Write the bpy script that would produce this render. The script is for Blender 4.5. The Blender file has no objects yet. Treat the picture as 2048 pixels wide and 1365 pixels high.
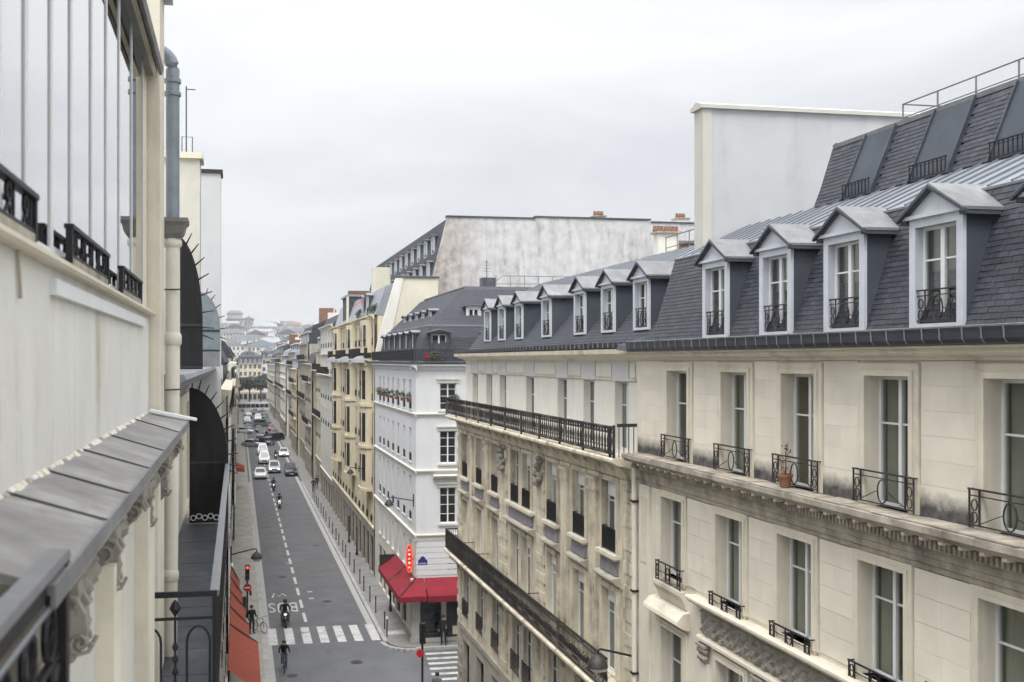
import bpy, bmesh, math, random
from mathutils import Vector, Matrix
R = math.radians
rnd = random.Random(11)
sc = bpy.context.scene
col = sc.collection

# ---------------------------------------------------------------- camera, sky, sun, exposure
cam_d = bpy.data.cameras.new('camera'); cam = bpy.data.objects.new('camera', cam_d); col.objects.link(cam)
cam.location = (0, 0, 17.0); cam.rotation_euler = (R(90), 0, R(-10))
cam_d.sensor_width = 36; cam_d.lens = 35.156; cam_d.shift_x = 0.0957; cam_d.shift_y = 0.0188
cam_d.clip_start = 0.05; cam_d.clip_end = 6000
cam_d.dof.use_dof = True; cam_d.dof.focus_distance = 20; cam_d.dof.aperture_fstop = 2.8
sc.camera = cam

SUN_EL, SUN_AZ = 62, 205          # soft sun behind cloud, high and behind the viewer
world = bpy.data.worlds.new('World'); sc.world = world; world.use_nodes = True
wt = world.node_tree; wt.nodes.clear()
def wn(t, **k):
    n = wt.nodes.new(t)
    for a, b in k.items(): setattr(n, a, b)
    return n
def wl(a, b): wt.links.new(a, b)
w_out = wn('ShaderNodeOutputWorld'); w_bg = wn('ShaderNodeBackground'); wl(w_bg.outputs[0], w_out.inputs[0])
sky = wn('ShaderNodeTexSky', sky_type='NISHITA', sun_disc=False, sun_elevation=R(SUN_EL), sun_rotation=R(SUN_AZ), altitude=60, air_density=1.0, dust_density=2.0)
skyscale = wn('ShaderNodeVectorMath', operation='SCALE'); wl(sky.outputs[0], skyscale.inputs[0]); skyscale.inputs['Scale'].default_value = 0.09
tc = wn('ShaderNodeTexCoord')
mp = wn('ShaderNodeMapping'); mp.inputs['Scale'].default_value = (1.0, 1.0, 3.4); mp.inputs['Location'].default_value = (0.35, 0.1, 0.3); wl(tc.outputs['Generated'], mp.inputs[0])
no = wn('ShaderNodeTexNoise'); no.inputs['Scale'].default_value = 2.1; no.inputs['Detail'].default_value = 5; no.inputs['Roughness'].default_value = .5; no.inputs['Distortion'].default_value = .4; wl(mp.outputs[0], no.inputs['Vector'])
cr = wn('ShaderNodeValToRGB'); cr.color_ramp.elements[0].position = .36; cr.color_ramp.elements[0].color = (.388, .397, .414, 1)
cr.color_ramp.elements[1].position = .6; cr.color_ramp.elements[1].color = (.492, .496, .503, 1); wl(no.outputs['Fac'], cr.inputs[0])
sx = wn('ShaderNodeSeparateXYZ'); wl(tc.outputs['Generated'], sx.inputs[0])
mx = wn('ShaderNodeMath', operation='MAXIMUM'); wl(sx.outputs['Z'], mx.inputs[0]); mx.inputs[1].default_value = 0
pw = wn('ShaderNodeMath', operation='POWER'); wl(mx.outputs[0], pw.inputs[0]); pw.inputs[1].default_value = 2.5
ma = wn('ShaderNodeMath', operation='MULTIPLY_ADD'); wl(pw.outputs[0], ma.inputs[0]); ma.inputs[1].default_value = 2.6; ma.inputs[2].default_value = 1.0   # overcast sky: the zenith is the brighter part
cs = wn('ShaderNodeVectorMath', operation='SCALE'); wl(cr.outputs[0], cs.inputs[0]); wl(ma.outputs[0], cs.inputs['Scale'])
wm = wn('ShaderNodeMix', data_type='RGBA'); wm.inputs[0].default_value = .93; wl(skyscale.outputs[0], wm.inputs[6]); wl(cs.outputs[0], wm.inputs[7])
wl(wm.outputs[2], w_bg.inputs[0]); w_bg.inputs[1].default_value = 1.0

sun_d = bpy.data.lights.new('sun', 'SUN'); sun = bpy.data.objects.new('sun', sun_d); col.objects.link(sun)
sun_d.energy = 1.5; sun_d.angle = R(32); sun_d.color = (1, .97, .93)
def sundir(el, az):   # az: compass clockwise from +Y
    return Vector((math.sin(R(az)) * math.cos(R(el)), math.cos(R(az)) * math.cos(R(el)), math.sin(R(el))))
sun.rotation_euler = sundir(SUN_EL, SUN_AZ).to_track_quat('Z', 'Y').to_euler()
sun.location = (0, -20, 60)
vs = sc.view_settings
vs.view_transform = 'Standard'; vs.look = 'None'; vs.exposure = 0.94; vs.gamma = 1; vs.use_curve_mapping = False
sc.cycles.use_adaptive_sampling = True; sc.cycles.adaptive_threshold = .03; sc.cycles.max_bounces = 4; sc.cycles.diffuse_bounces = 2; sc.cycles.glossy_bounces = 3; sc.cycles.transparent_max_bounces = 7
sc.cycles.transmission_bounces = 4; sc.cycles.volume_bounces = 0; sc.cycles.caustics_reflective = False; sc.cycles.caustics_refractive = False

# ---------------------------------------------------------------- materials
def M(name, base, rough=.85, var=.12, scale=2.5, streak=0, dirt=(.12, .11, .1), bump=0, bscale=30, metal=0, spec=.4, rand=0, speck=0, coat=0):
    m = bpy.data.materials.new(name); m.use_nodes = True
    nt = m.node_tree; nd = nt.nodes; lk = nt.links; bs = nd['Principled BSDF']
    bs.inputs['Roughness'].default_value = rough; bs.inputs['Metallic'].default_value = metal
    bs.inputs['Specular IOR Level'].default_value = spec; bs.inputs['Coat Weight'].default_value = coat
    geo = nd.new('ShaderNodeNewGeometry'); pos = geo.outputs['Position']
    n1 = nd.new('ShaderNodeTexNoise'); n1.inputs['Scale'].default_value = scale; n1.inputs['Detail'].default_value = 7; n1.inputs['Roughness'].default_value = .6; lk.new(pos, n1.inputs['Vector'])
    r1 = nd.new('ShaderNodeValToRGB'); e = r1.color_ramp.elements
    e[0].position = .3; e[1].position = .7
    e[0].color = tuple(c * (1 - var) for c in base) + (1,); e[1].color = tuple(min(1, c * (1 + var)) for c in base) + (1,)
    lk.new(n1.outputs['Fac'], r1.inputs[0]); cur = r1.outputs[0]
    def mix(fac, a, b, mode='MIX'):
        x = nd.new('ShaderNodeMix'); x.data_type = 'RGBA'; x.blend_type = mode
        for s, v in ((0, fac), (6, a), (7, b)):
            if isinstance(v, (int, float)): x.inputs[s].default_value = v
            elif isinstance(v, tuple): x.inputs[s].default_value = v + (1,) if len(v) == 3 else v
            else: lk.new(v, x.inputs[s])
        return x.outputs[2]
    def noise(sc_, vec_scale, lo, hi, det=5):
        mpn = nd.new('ShaderNodeMapping'); mpn.inputs['Scale'].default_value = vec_scale; lk.new(pos, mpn.inputs[0])
        n = nd.new('ShaderNodeTexNoise'); n.inputs['Scale'].default_value = sc_; n.inputs['Detail'].default_value = det; n.inputs['Roughness'].default_value = .65; lk.new(mpn.outputs[0], n.inputs['Vector'])
        mr = nd.new('ShaderNodeMapRange'); mr.inputs[1].default_value = lo; mr.inputs[2].default_value = hi; lk.new(n.outputs['Fac'], mr.inputs[0]); return mr.outputs[0]
    if streak:
        f = noise(1.6, (1, 1, .16), .47, .8); g = noise(.9, (1, 1, 1), .38, .66)
        mm = nd.new('ShaderNodeMath'); mm.operation = 'MULTIPLY'; lk.new(f, mm.inputs[0]); lk.new(g, mm.inputs[1])
        m2 = nd.new('ShaderNodeMath'); m2.operation = 'MULTIPLY'; lk.new(mm.outputs[0], m2.inputs[0]); m2.inputs[1].default_value = streak * 1.8; m2.use_clamp = True
        cur = mix(m2.outputs[0], cur, dirt)
    if speck:
        cur = mix(noise(14, (1, 1, 1), .55, .75), cur, mix(speck, cur, dirt))
    if rand:
        oi = nd.new('ShaderNodeObjectInfo'); ad = nd.new('ShaderNodeMath'); ad.operation = 'ADD'
        lk.new(oi.outputs['Random'], ad.inputs[0]); lk.new(geo.outputs['Random Per Island'], ad.inputs[1])
        fr_ = nd.new('ShaderNodeMath'); fr_.operation = 'FRACT'; lk.new(ad.outputs[0], fr_.inputs[0])
        mr = nd.new('ShaderNodeMapRange'); mr.inputs[3].default_value = 1 - rand; mr.inputs[4].default_value = 1 + rand; lk.new(fr_.outputs[0], mr.inputs[0])
        hs = nd.new('ShaderNodeHueSaturation'); lk.new(mr.outputs[0], hs.inputs['Value']); lk.new(cur, hs.inputs['Color']); cur = hs.outputs[0]
    lk.new(cur, bs.inputs['Base Color'])
    if bump:
        nb = nd.new('ShaderNodeTexNoise'); nb.inputs['Scale'].default_value = bscale; nb.inputs['Detail'].default_value = 5; lk.new(pos, nb.inputs['Vector'])
        bp = nd.new('ShaderNodeBump'); bp.inputs['Strength'].default_value = bump; bp.inputs['Distance'].default_value = .02; lk.new(nb.outputs['Fac'], bp.inputs['Height']); lk.new(bp.outputs[0], bs.inputs['Normal'])
    return m
def brickmat(name, c1, c2, mortar, bw, bh, plane='yz', ms=.012, rough=.7, bump=.5):
    # courses too small to pick apart one by one: brick pattern in metres
    m = M(name, c1, rough, .1); nt = m.node_tree; nd = nt.nodes; lk = nt.links; bs = nd['Principled BSDF']
    geo = nd.new('ShaderNodeNewGeometry'); sp = nd.new('ShaderNodeSeparateXYZ'); lk.new(geo.outputs['Position'], sp.inputs[0])
    cb = nd.new('ShaderNodeCombineXYZ'); lk.new(sp.outputs[{'x': 0, 'y': 1}[plane[0]]], cb.inputs[0]); lk.new(sp.outputs[2], cb.inputs[1])
    b = nd.new('ShaderNodeTexBrick'); lk.new(cb.outputs[0], b.inputs['Vector']); b.inputs['Scale'].default_value = 1; b.inputs['Brick Width'].default_value = bw; b.inputs['Row Height'].default_value = bh
    b.inputs['Mortar Size'].default_value = ms; b.inputs['Color1'].default_value = c1 + (1,); b.inputs['Color2'].default_value = c2 + (1,); b.inputs['Mortar'].default_value = mortar + (1,)
    lk.new(b.outputs['Color'], bs.inputs['Base Color'])
    bp = nd.new('ShaderNodeBump'); bp.inputs['Strength'].default_value = bump; bp.inputs['Distance'].default_value = .02; bp.invert = True; lk.new(b.outputs['Fac'], bp.inputs['Height']); lk.new(bp.outputs[0], bs.inputs['Normal'])
    return m
def glassmat(name, base, tint=(.75, .8, .76), opaque=True, mirror=.12, rough=.03):
    m = bpy.data.materials.new(name); m.use_nodes = True; nt = m.node_tree; nd = nt.nodes; lk = nt.links; bs = nd['Principled BSDF']
    if opaque:
        geo = nd.new('ShaderNodeNewGeometry'); oi = nd.new('ShaderNodeObjectInfo')
        n = nd.new('ShaderNodeTexNoise'); n.inputs['Scale'].default_value = .9; n.inputs['Detail'].default_value = 2; lk.new(geo.outputs['Position'], n.inputs['Vector'])
        ad = nd.new('ShaderNodeMath'); ad.operation = 'ADD'; lk.new(n.outputs['Fac'], ad.inputs[0]); lk.new(oi.outputs['Random'], ad.inputs[1])
        mr = nd.new('ShaderNodeMapRange'); mr.inputs[1].default_value = .3; mr.inputs[2].default_value = 1.6; mr.inputs[3].default_value = .5; mr.inputs[4].default_value = 2.2; lk.new(ad.outputs[0], mr.inputs[0])
        hs = nd.new('ShaderNodeHueSaturation'); hs.inputs['Color'].default_value = base + (1,); lk.new(mr.outputs[0], hs.inputs['Value']); lk.new(hs.outputs[0], bs.inputs['Base Color'])
        bs.inputs['Roughness'].default_value = rough; bs.inputs['Specular IOR Level'].default_value = .5; bs.inputs['IOR'].default_value = 1.52
    else:
        out = nd['Material Output']; tr = nd.new('ShaderNodeBsdfTransparent'); tr.inputs[0].default_value = tint + (1,)
        gl = nd.new('ShaderNodeBsdfGlossy'); gl.inputs['Roughness'].default_value = rough
        fz = nd.new('ShaderNodeFresnel'); fz.inputs['IOR'].default_value = 1.5
        ad = nd.new('ShaderNodeMath'); ad.operation = 'ADD'; ad.use_clamp = True; lk.new(fz.outputs[0], ad.inputs[0]); ad.inputs[1].default_value = mirror
        gb = nd.new('ShaderNodeNewGeometry'); iv = nd.new('ShaderNodeMath'); iv.operation = 'SUBTRACT'; iv.inputs[0].default_value = 1; lk.new(gb.outputs['Backfacing'], iv.inputs[1]); ml_ = nd.new('ShaderNodeMath'); ml_.operation = 'MULTIPLY'; lk.new(ad.outputs[0], ml_.inputs[0]); lk.new(iv.outputs[0], ml_.inputs[1])   # the inner face of a pane does not reflect twice
        mxs = nd.new('ShaderNodeMixShader'); lk.new(ml_.outputs[0], mxs.inputs[0]); lk.new(tr.outputs[0], mxs.inputs[1]); lk.new(gl.outputs[0], mxs.inputs[2]); lk.new(mxs.outputs[0], out.inputs[0])
    return m
def emit(name, c, s):
    m = bpy.data.materials.new(name); m.use_nodes = True; b = m.node_tree.nodes['Principled BSDF']
    b.inputs['Base Color'].default_value = c + (1,); b.inputs['Emission Color'].default_value = c + (1,); b.inputs['Emission Strength'].default_value = s; return m

MT = dict(
    stone=M('cream_limestone', (.81, .755, .645), .9, .05, 1.6, .3, (.52, .47, .38), .15, 25, rand=.06),
    stone_trim=M('cream_stone_trim', (.77, .71, .59), .9, .08, 2.2, .5, (.38, .33, .26), .15, 25),
    stone_grey=M('grey_weathered_stone', (.42, .375, .31), .95, .35, 2.6, .9, (.1, .085, .07), .5, 18),
    stone_soot=M('sooty_stone', (.1, .098, .1), .95, .45, 3.5, .3, (.3, .28, .26), .4, 20),
    carved=M('carved_grey_stone', (.34, .315, .28), .95, .2, 5, .5, (.14, .13, .11), .3, 30),
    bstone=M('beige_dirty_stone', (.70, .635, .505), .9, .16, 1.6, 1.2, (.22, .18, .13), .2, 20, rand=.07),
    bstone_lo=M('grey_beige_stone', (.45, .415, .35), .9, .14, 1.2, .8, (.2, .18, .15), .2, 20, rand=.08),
    bwhite=M('pale_attic_plaster', (.82, .80, .735), .9, .05, 1.0, .3, (.45, .42, .36)),
    plaster=M('white_plaster', (.79, .775, .735), .9, .07, 1.8, 1.15, (.5, .46, .38), .15, 16, speck=.22),
    wplaster=M('white_painted_facade', (.68, .69, .705), .85, .04, .9, .6, (.55, .55, .56)),
    party=M('pale_party_wall_render', (.55, .56, .57), .95, .06, .6, .8, (.45, .45, .46), .12, 9),
    chimw=M('dirty_cream_render', (.60, .585, .52), .95, .1, 1.5, 1.0, (.38, .36, .31), .2, 12), partytrim=M('cream_coping', (.58, .57, .515), .9, .05, 1.5, .3, (.5, .47, .4)),
    weather=M('weathered_party_wall', (.68, .675, .67), .95, .12, .35, 1.0, (.36, .31, .27), .3, 5, speck=.55),
    weather2=M('peeling_brown_render', (.44, .36, .29), .95, .4, .7, .9, (.72, .7, .67), .4, 6, speck=.7),
    yellow=M('pale_yellow_render', (.74, .70, .57), .9, .06, .8, .35, (.5, .46, .35)),
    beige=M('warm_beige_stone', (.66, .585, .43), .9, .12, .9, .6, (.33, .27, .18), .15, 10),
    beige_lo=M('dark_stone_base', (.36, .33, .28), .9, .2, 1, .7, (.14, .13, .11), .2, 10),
    greywall=M('light_grey_facade', (.66, .655, .60), .9, .07, .8, .4, (.4, .39, .34)),
    dkwall=M('old_grey_facade', (.46, .43, .37), .9, .14, .6, .7, (.2, .18, .15)),
    slate=M('slate', (.046, .05, .063), .55, .18, 3, 0, bump=.25, bscale=40, rand=.28, spec=.5),
    slate_far=brickmat('slate_courses', (.05, .054, .069), (.07, .074, .09), (.02, .021, .028), .2, .1, 'y'),
    slate_farx=brickmat('slate_courses_end', (.05, .054, .069), (.07, .074, .09), (.02, .021, .028), .2, .1, 'x'),
    zseam=M('zinc_seam', (.16, .175, .2), .5, .15, 2), zinc=M('zinc_roof', (.30, .325, .355), .42, .14, 1.2, .3, (.24, .26, .29), .12, 8, metal=.35, spec=.5, rand=.08),
    zinc_dk=M('dark_zinc', (.07, .079, .097), .45, .15, 1.5, .3, (.3, .32, .34), .1, 10, metal=.3),
    zinc_lt=M('pale_zinc', (.215, .217, .225), .6, .2, 3, .7, (.35, .36, .38), .1, 10, metal=.2),
    gutter=M('dark_gutter', (.04, .044, .058), .4, .2, 4, .3, (.12, .12, .13), metal=.2), apron=M('grey_violet_lead', (.22, .215, .235), .6, .15, 3, .4, (.36, .34, .32)),
    room2=M('green_grey_blind', (.5, .51, .46), .9, .15, 1.5, .4, (.3, .31, .28)), room3=M('dim_room', (.26, .265, .24), .9, .4, 1.4, .6, (.5, .5, .45)), cheek=M('lead_grey_cheek', (.06, .071, .088), .75, .1, 1.6, .15, (.25, .27, .29)),
    ledge=M('old_zinc_ledge', (.255, .247, .235), .6, .28, 3.5, .9, (.6, .585, .55), .2, 9, metal=.15, rand=.12),
    dpaint=M('pale_blue_white_paint', (.60, .635, .69), .6, .06, 3, .4, (.42, .42, .42), speck=.25),
    wframe=M('white_window_paint', (.82, .83, .84), .5, .04, 4),
    iron=M('black_iron', (.014, .014, .017), .5, .3, 12, spec=.4),
    irond=M('weathered_dark_iron', (.03, .027, .028), .6, .4, 9, .3, (.22, .2, .18)),
    baluster=M('sooty_balustrade', (.032, .03, .03), .85, .45, 7, .6, (.4, .37, .33)),
    spike=M('black_sheet_iron', (.009, .009, .011), .5, .35, 6, .3, (.08, .08, .085), bump=.1, bscale=20),
    graysheet=M('grey_sheet_metal', (.2, .24, .27), .5, .15, 5, .3, (.3, .32, .33)),
    rail=M('grey_painted_handrail', (.17, .175, .19), .35, .12, 8, spec=.5),
    pipe_z=M('zinc_downpipe', (.25, .29, .335), .45, .15, 5, .5, (.42, .43, .43), metal=.3),
    pipe_c=M('cream_downpipe', (.76, .72, .63), .7, .07, 3, .4, (.45, .4, .33)),
    hopper=M('grey_hopper', (.2, .2, .2), .6, .2, 6, .4, (.35, .34, .32)),
    asphalt=M('asphalt', (.118, .121, .128), .85, .16, .5, .0, bump=.25, bscale=60),
    asphalt2=M('asphalt_patch', (.115, .117, .122), .85, .2, .8, bump=.25, bscale=60),
    pave=M('asphalt_pavement', (.235, .23, .222), .9, .18, .7, .5, (.1, .1, .1), .2, 30),
    pavel=M('pale_pavement', (.34, .325, .29), .9, .18, .7, .5, (.15, .145, .135), .2, 30),
    kerb=M('granite_kerb', (.36, .355, .345), .85, .15, 4, rand=.12, bump=.1),
    paint=M('road_paint', (.52, .52, .505), .8, .18, 3, 1.0, (.2, .2, .2), speck=.95),
    red=M('red_awning_cloth', (.215, .011, .024), .8, .2, 1.5, .2, (.2, .01, .02)),
    redo=M('orange_red_awning_cloth', (.27, .055, .028), .8, .14, 1.5, .3, (.25, .04, .03)),
    brick=M('brick_red', (.24, .135, .095), .9, .25, 3, rand=.25),
    terra=M('terracotta', (.27, .125, .075), .85, .2, 9),
    leaf=M('leaves', (.055, .09, .035), .7, .4, 6, rand=.5),
    leaf_dk=M('dark_leaves', (.035, .05, .025), .7, .4, 3, rand=.5),
    twig=M('reddish_twig', (.12, .05, .05), .8, .3, 8),
    bark=M('bark', (.08, .065, .05), .9, .3, 5),
    shop=M('dark_shopfront', (.035, .032, .03), .5, .3, 2),
    shopl=M('pale_shop_pillar', (.5, .49, .46), .8, .08, 2, .4, (.25, .24, .22)),
    glass=glassmat('dark_glass', (.095, .105, .092)),
    glassb=glassmat('very_dark_glass', (.014, .015, .017)),
    glassg=glassmat('grey_curtained_glass', (.27, .275, .25)),
    glass_sky=glassmat('studio_glass', (.2, .21, .22), (.6, .63, .65), False, .62, .015),
    glass_t=glassmat('clear_window_glass', (.1, .1, .1), (.80, .82, .78), False, .08, .02),
    room=M('olive_blind', (.62, .59, .40), .9, .15, 1.2, .3, (.4, .38, .26)), curtain=M('pale_curtain', (.62, .62, .58), .9, .08, 2, .3, (.4, .4, .38)),
    tyre=M('rubber', (.02, .02, .02), .8, .2, 10), rim=M('alloy', (.4, .4, .41), .35, .1, 10, metal=.8),
    skin=M('skin', (.52, .33, .25), .6, .08, 20), black=M('black_cloth', (.015, .015, .018), .85, .3, 15), navy=M('navy_cloth', (.025, .03, .05), .85, .3, 15),
    greycloth=M('grey_cloth', (.13, .13, .14), .9, .2, 15), jeans=M('denim', (.06, .08, .13), .9, .2, 15), hair=M('dark_hair', (.03, .02, .015), .7, .2, 30),
    helmet=M('black_helmet', (.012, .012, .014), .25, .1, 10, coat=.5), helmetw=M('white_helmet', (.7, .7, .7), .3, .05, 10),
    lampw=emit('headlight', (1, .97, .9), 3.0), lampoff=M('lamp_lens', (.6, .6, .58), .2, .05, 10), redl=emit('red_signal', (1, .03, .02), 3), neon=emit('red_neon', (1, .06, .025), .6), neonw=emit('white_letters', (1, .75, .6), .8),
    signred=M('sign_red', (.5, .02, .03), .5, .05, 5), signw=M('sign_white', (.8, .8, .8), .5, .03, 5), signblue=M('sign_blue', (.02, .04, .2), .5, .1, 5),
    hedge=M('planter', (.2, .08, .05), .8, .2, 8), flower=M('red_flowers', (.5, .03, .05), .8, .3, 20),
    hill=M('hill_ground', (.12, .13, .09), .95, .3, .02),
)

def two(name, a, b, lo, hi, axis, nscale, namp, stretch=(1, 1, 1)):
    # one surface that carries two weathers: a below, b above a ragged line along one axis
    m = M(name, a[0], .92, a[1], a[2], a[3], a[4], .15, 14); nt = m.node_tree; nd = nt.nodes; lk = nt.links; bs = nd['Principled BSDF']; base = bs.inputs['Base Color'].links[0].from_socket
    geo = nd.new('ShaderNodeNewGeometry'); sp = nd.new('ShaderNodeSeparateXYZ'); lk.new(geo.outputs['Position'], sp.inputs[0])
    mp_ = nd.new('ShaderNodeMapping'); mp_.inputs['Scale'].default_value = stretch; lk.new(geo.outputs['Position'], mp_.inputs[0])
    n = nd.new('ShaderNodeTexNoise'); n.inputs['Scale'].default_value = nscale; n.inputs['Detail'].default_value = 8; n.inputs['Roughness'].default_value = .7; lk.new(mp_.outputs[0], n.inputs['Vector'])
    s = nd.new('ShaderNodeMath'); s.operation = 'MULTIPLY_ADD'; lk.new(n.outputs['Fac'], s.inputs[0]); s.inputs[1].default_value = namp; lk.new(sp.outputs[axis], s.inputs[2])
    r = nd.new('ShaderNodeMapRange'); r.inputs[1].default_value = lo + namp / 2; r.inputs[2].default_value = hi + namp / 2; lk.new(s.outputs[0], r.inputs[0])
    n2 = nd.new('ShaderNodeTexNoise'); n2.inputs['Scale'].default_value = b[2]; n2.inputs['Detail'].default_value = 8; lk.new(geo.outputs['Position'], n2.inputs['Vector'])
    cr_ = nd.new('ShaderNodeValToRGB'); e = cr_.color_ramp.elements; e[0].position = .3; e[1].position = .7; e[0].color = tuple(c * (1 - b[1]) for c in b[0]) + (1,); e[1].color = tuple(c * (1 + b[1]) for c in b[0]) + (1,); lk.new(n2.outputs['Fac'], cr_.inputs[0])
    x = nd.new('ShaderNodeMix'); x.data_type = 'RGBA'; lk.new(r.outputs[0], x.inputs[0]); lk.new(cr_.outputs[0], x.inputs[6]); lk.new(base, x.inputs[7]); lk.new(x.outputs[2], bs.inputs['Base Color']); return m
MT['plinth'] = two('soot_stained_stone', ((.81, .755, .645), .05, 1.6, .3, (.52, .47, .38)), ((.105, .1, .098), .6, 5), 14.7, 14.98, 2, 4.5, .34)
MT['weather'] = two('blotched_party_wall', ((.62, .62, .625), .17, 1.1, 1.2, (.36, .34, .325)), ((.38, .335, .295), .5, 1.6), 15.6, 20.2, 0, .9, 9.0, (1, 1, .7))
# ---------------------------------------------------------------- mesh helpers
class Fr:            # a facade frame: u along the wall, n outwards, z up
    def __init__(s, ox, oy, ux, uy, nx, ny): s.o = (ox, oy); s.u = (ux, uy); s.n = (nx, ny)
    def p(s, u, n, z): return Vector((s.o[0] + u * s.u[0] + n * s.n[0], s.o[1] + u * s.u[1] + n * s.n[1], z))
    def zero(s): return Fr(0, 0, *s.u, *s.n)
ID = Fr(0, 0, 1, 0, 0, 1)
W = {}
class MB:
    def __init__(s, fr=ID): s.v = []; s.f = []; s.fr = fr
    def add(s, pts, faces):
        b = len(s.v); s.v += [s.fr.p(*p) for p in pts]; flip = s.fr.u[0] * s.fr.n[1] - s.fr.u[1] * s.fr.n[0] < 0
        s.f += [tuple(b + i for i in (f[::-1] if flip else f)) for f in faces]; return s
    def hexa(s, p): return s.add(p, [(0, 3, 2, 1), (4, 5, 6, 7), (0, 1, 5, 4), (1, 2, 6, 5), (2, 3, 7, 6), (3, 0, 4, 7)])
    def box(s, a0, a1, b0, b1, c0, c1): return s.hexa([(a0, b0, c0), (a1, b0, c0), (a1, b1, c0), (a0, b1, c0), (a0, b0, c1), (a1, b0, c1), (a1, b1, c1), (a0, b1, c1)])
    def quad(s, *p): return s.add(p, [tuple(range(len(p)))])
    def prof(s, pts, u0, u1):          # (n,z) outline swept along u
        k = len(pts); P = [(u0, n, z) for n, z in pts] + [(u1, n, z) for n, z in pts]
        return s.add(P, [(i, (i + 1) % k, k + (i + 1) % k, k + i) for i in range(k)] + [tuple(range(k - 1, -1, -1)), tuple(range(k, 2 * k))])
    def profn(s, pts, n0, n1):         # (u,z) outline swept along n
        k = len(pts); P = [(u, n0, z) for u, z in pts] + [(u, n1, z) for u, z in pts]
        return s.add(P, [(i, (i + 1) % k, k + (i + 1) % k, k + i) for i in range(k)] + [tuple(range(k - 1, -1, -1)), tuple(range(k, 2 * k))])
    def profz(s, pts, z0, z1):         # (u,n) outline swept along z
        k = len(pts); P = [(u, n, z0) for u, n in pts] + [(u, n, z1) for u, n in pts]
        return s.add(P, [(i, (i + 1) % k, k + (i + 1) % k, k + i) for i in range(k)] + [tuple(range(k - 1, -1, -1)), tuple(range(k, 2 * k))])
    def tube(s, path, r, n=6, closed=False):
        path = [Vector(p) for p in path]; m = len(path); rs = r if isinstance(r, (list, tuple)) else [r] * m
        P = []; ref = None
        for i, p in enumerate(path):
            a = path[(i - 1) % m] if (i > 0 or closed) else p; b = path[(i + 1) % m] if (i < m - 1 or closed) else p
            t = (b - a).normalized()
            if ref is None: ref = Vector((0, 0, 1)) if abs(t.z) < .9 else Vector((1, 0, 0))
            x = t.cross(ref).normalized(); y = t.cross(x).normalized(); ref = -y if False else ref
            if abs(t.dot(ref)) > .98: ref = Vector((0, 1, 0)) if abs(t.y) < .9 else Vector((1, 0, 0)); x = t.cross(ref).normalized(); y = t.cross(x).normalized()
            for k in range(n):
                an = 2 * math.pi * (k + .5) / n; P.append(p + (x * math.cos(an) + y * math.sin(an)) * rs[i])
        F = []
        for i in range(m if closed else m - 1):
            j = (i + 1) % m
            for k in range(n): F.append((i * n + k, i * n + (k + 1) % n, j * n + (k + 1) % n, j * n + k))
        if not closed: F += [tuple(range(n - 1, -1, -1)), tuple((m - 1) * n + k for k in range(n))]
        return s.add([tuple(p) for p in P], F)
    def lathe(s, prof, n, c=(0, 0, 0)):
        P = []; F = []
        for r, z in prof:
            for k in range(n): a = 2 * math.pi * k / n; P.append((c[0] + r * math.cos(a), c[1] + r * math.sin(a), c[2] + z))
        for i in range(len(prof) - 1):
            for k in range(n): F.append((i * n + k, i * n + (k + 1) % n, (i + 1) * n + (k + 1) % n, (i + 1) * n + k))
        F += [tuple(range(n - 1, -1, -1)), tuple((len(prof) - 1) * n + k for k in range(n))]
        return s.add(P, F)
    def ring(s, c, ru, rz, r, n=14, seg=5):
        return s.tube([(c[0] + ru * math.cos(2 * math.pi * i / n), c[1], c[2] + rz * math.sin(2 * math.pi * i / n)) for i in range(n)], r, seg, True)
    def wall(s, u0, u1, z0, z1, ops, depth=.3, n=0.0):
        us = sorted({u0, u1} | {min(max(q, u0), u1) for o in ops for q in o[:2]}); zs = sorted({z0, z1} | {min(max(q, z0), z1) for o in ops for q in o[2:4]})
        for i in range(len(us) - 1):
            for j in range(len(zs) - 1):
                cu, cz = (us[i] + us[i + 1]) / 2, (zs[j] + zs[j + 1]) / 2
                if any(o[0] < cu < o[1] and o[2] < cz < o[3] for o in ops): continue
                s.quad((us[i], n, zs[j]), (us[i + 1], n, zs[j]), (us[i + 1], n, zs[j + 1]), (us[i], n, zs[j + 1]))
        for a, b, c, d in [o[:4] for o in ops]:
            s.quad((a, n, c), (a, n - depth, c), (a, n - depth, d), (a, n, d)); s.quad((b, n, c), (b, n, d), (b, n - depth, d), (b, n - depth, c))
            s.quad((a, n, d), (a, n - depth, d), (b, n - depth, d), (b, n, d)); s.quad((a, n, c), (b, n, c), (b, n - depth, c), (a, n - depth, c))
        return s
    def mesh(s, name, mat, org=(0, 0, 0), smooth=False):
        me = bpy.data.meshes.new(name); o = Vector(org); me.from_pydata([tuple(v - o) for v in s.v], [], s.f); me.update()
        if mat is not None: me.materials.append(mat if not isinstance(mat, str) else MT[mat])
        if smooth:
            me.polygons.foreach_set('use_smooth', [True] * len(me.polygons)); 
            if hasattr(me, 'set_sharp_from_angle'): me.set_sharp_from_angle(angle=R(38))
        return me
    def build(s, name, mat, parent=None, smooth=False, org=None):
        o_ = Vector(W[parent.name]) if parent is not None else Vector(org if org is not None else (0, 0, 0))
        return mk(name, s.mesh(name, mat, o_, smooth), parent, (0, 0, 0) if parent is not None else o_, wloc=o_)
def mk(name, data, parent=None, loc=(0, 0, 0), rot=None, scale=None, wloc=None):
    o = bpy.data.objects.new(name, data); col.objects.link(o); o.location = loc
    if rot is not None: o.rotation_euler = rot
    if scale is not None: o.scale = scale
    if parent is not None: o.parent = parent
    W[o.name] = tuple(wloc if wloc is not None else (Vector(W[parent.name]) + Vector(loc) if parent is not None else loc))
    return o
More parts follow.
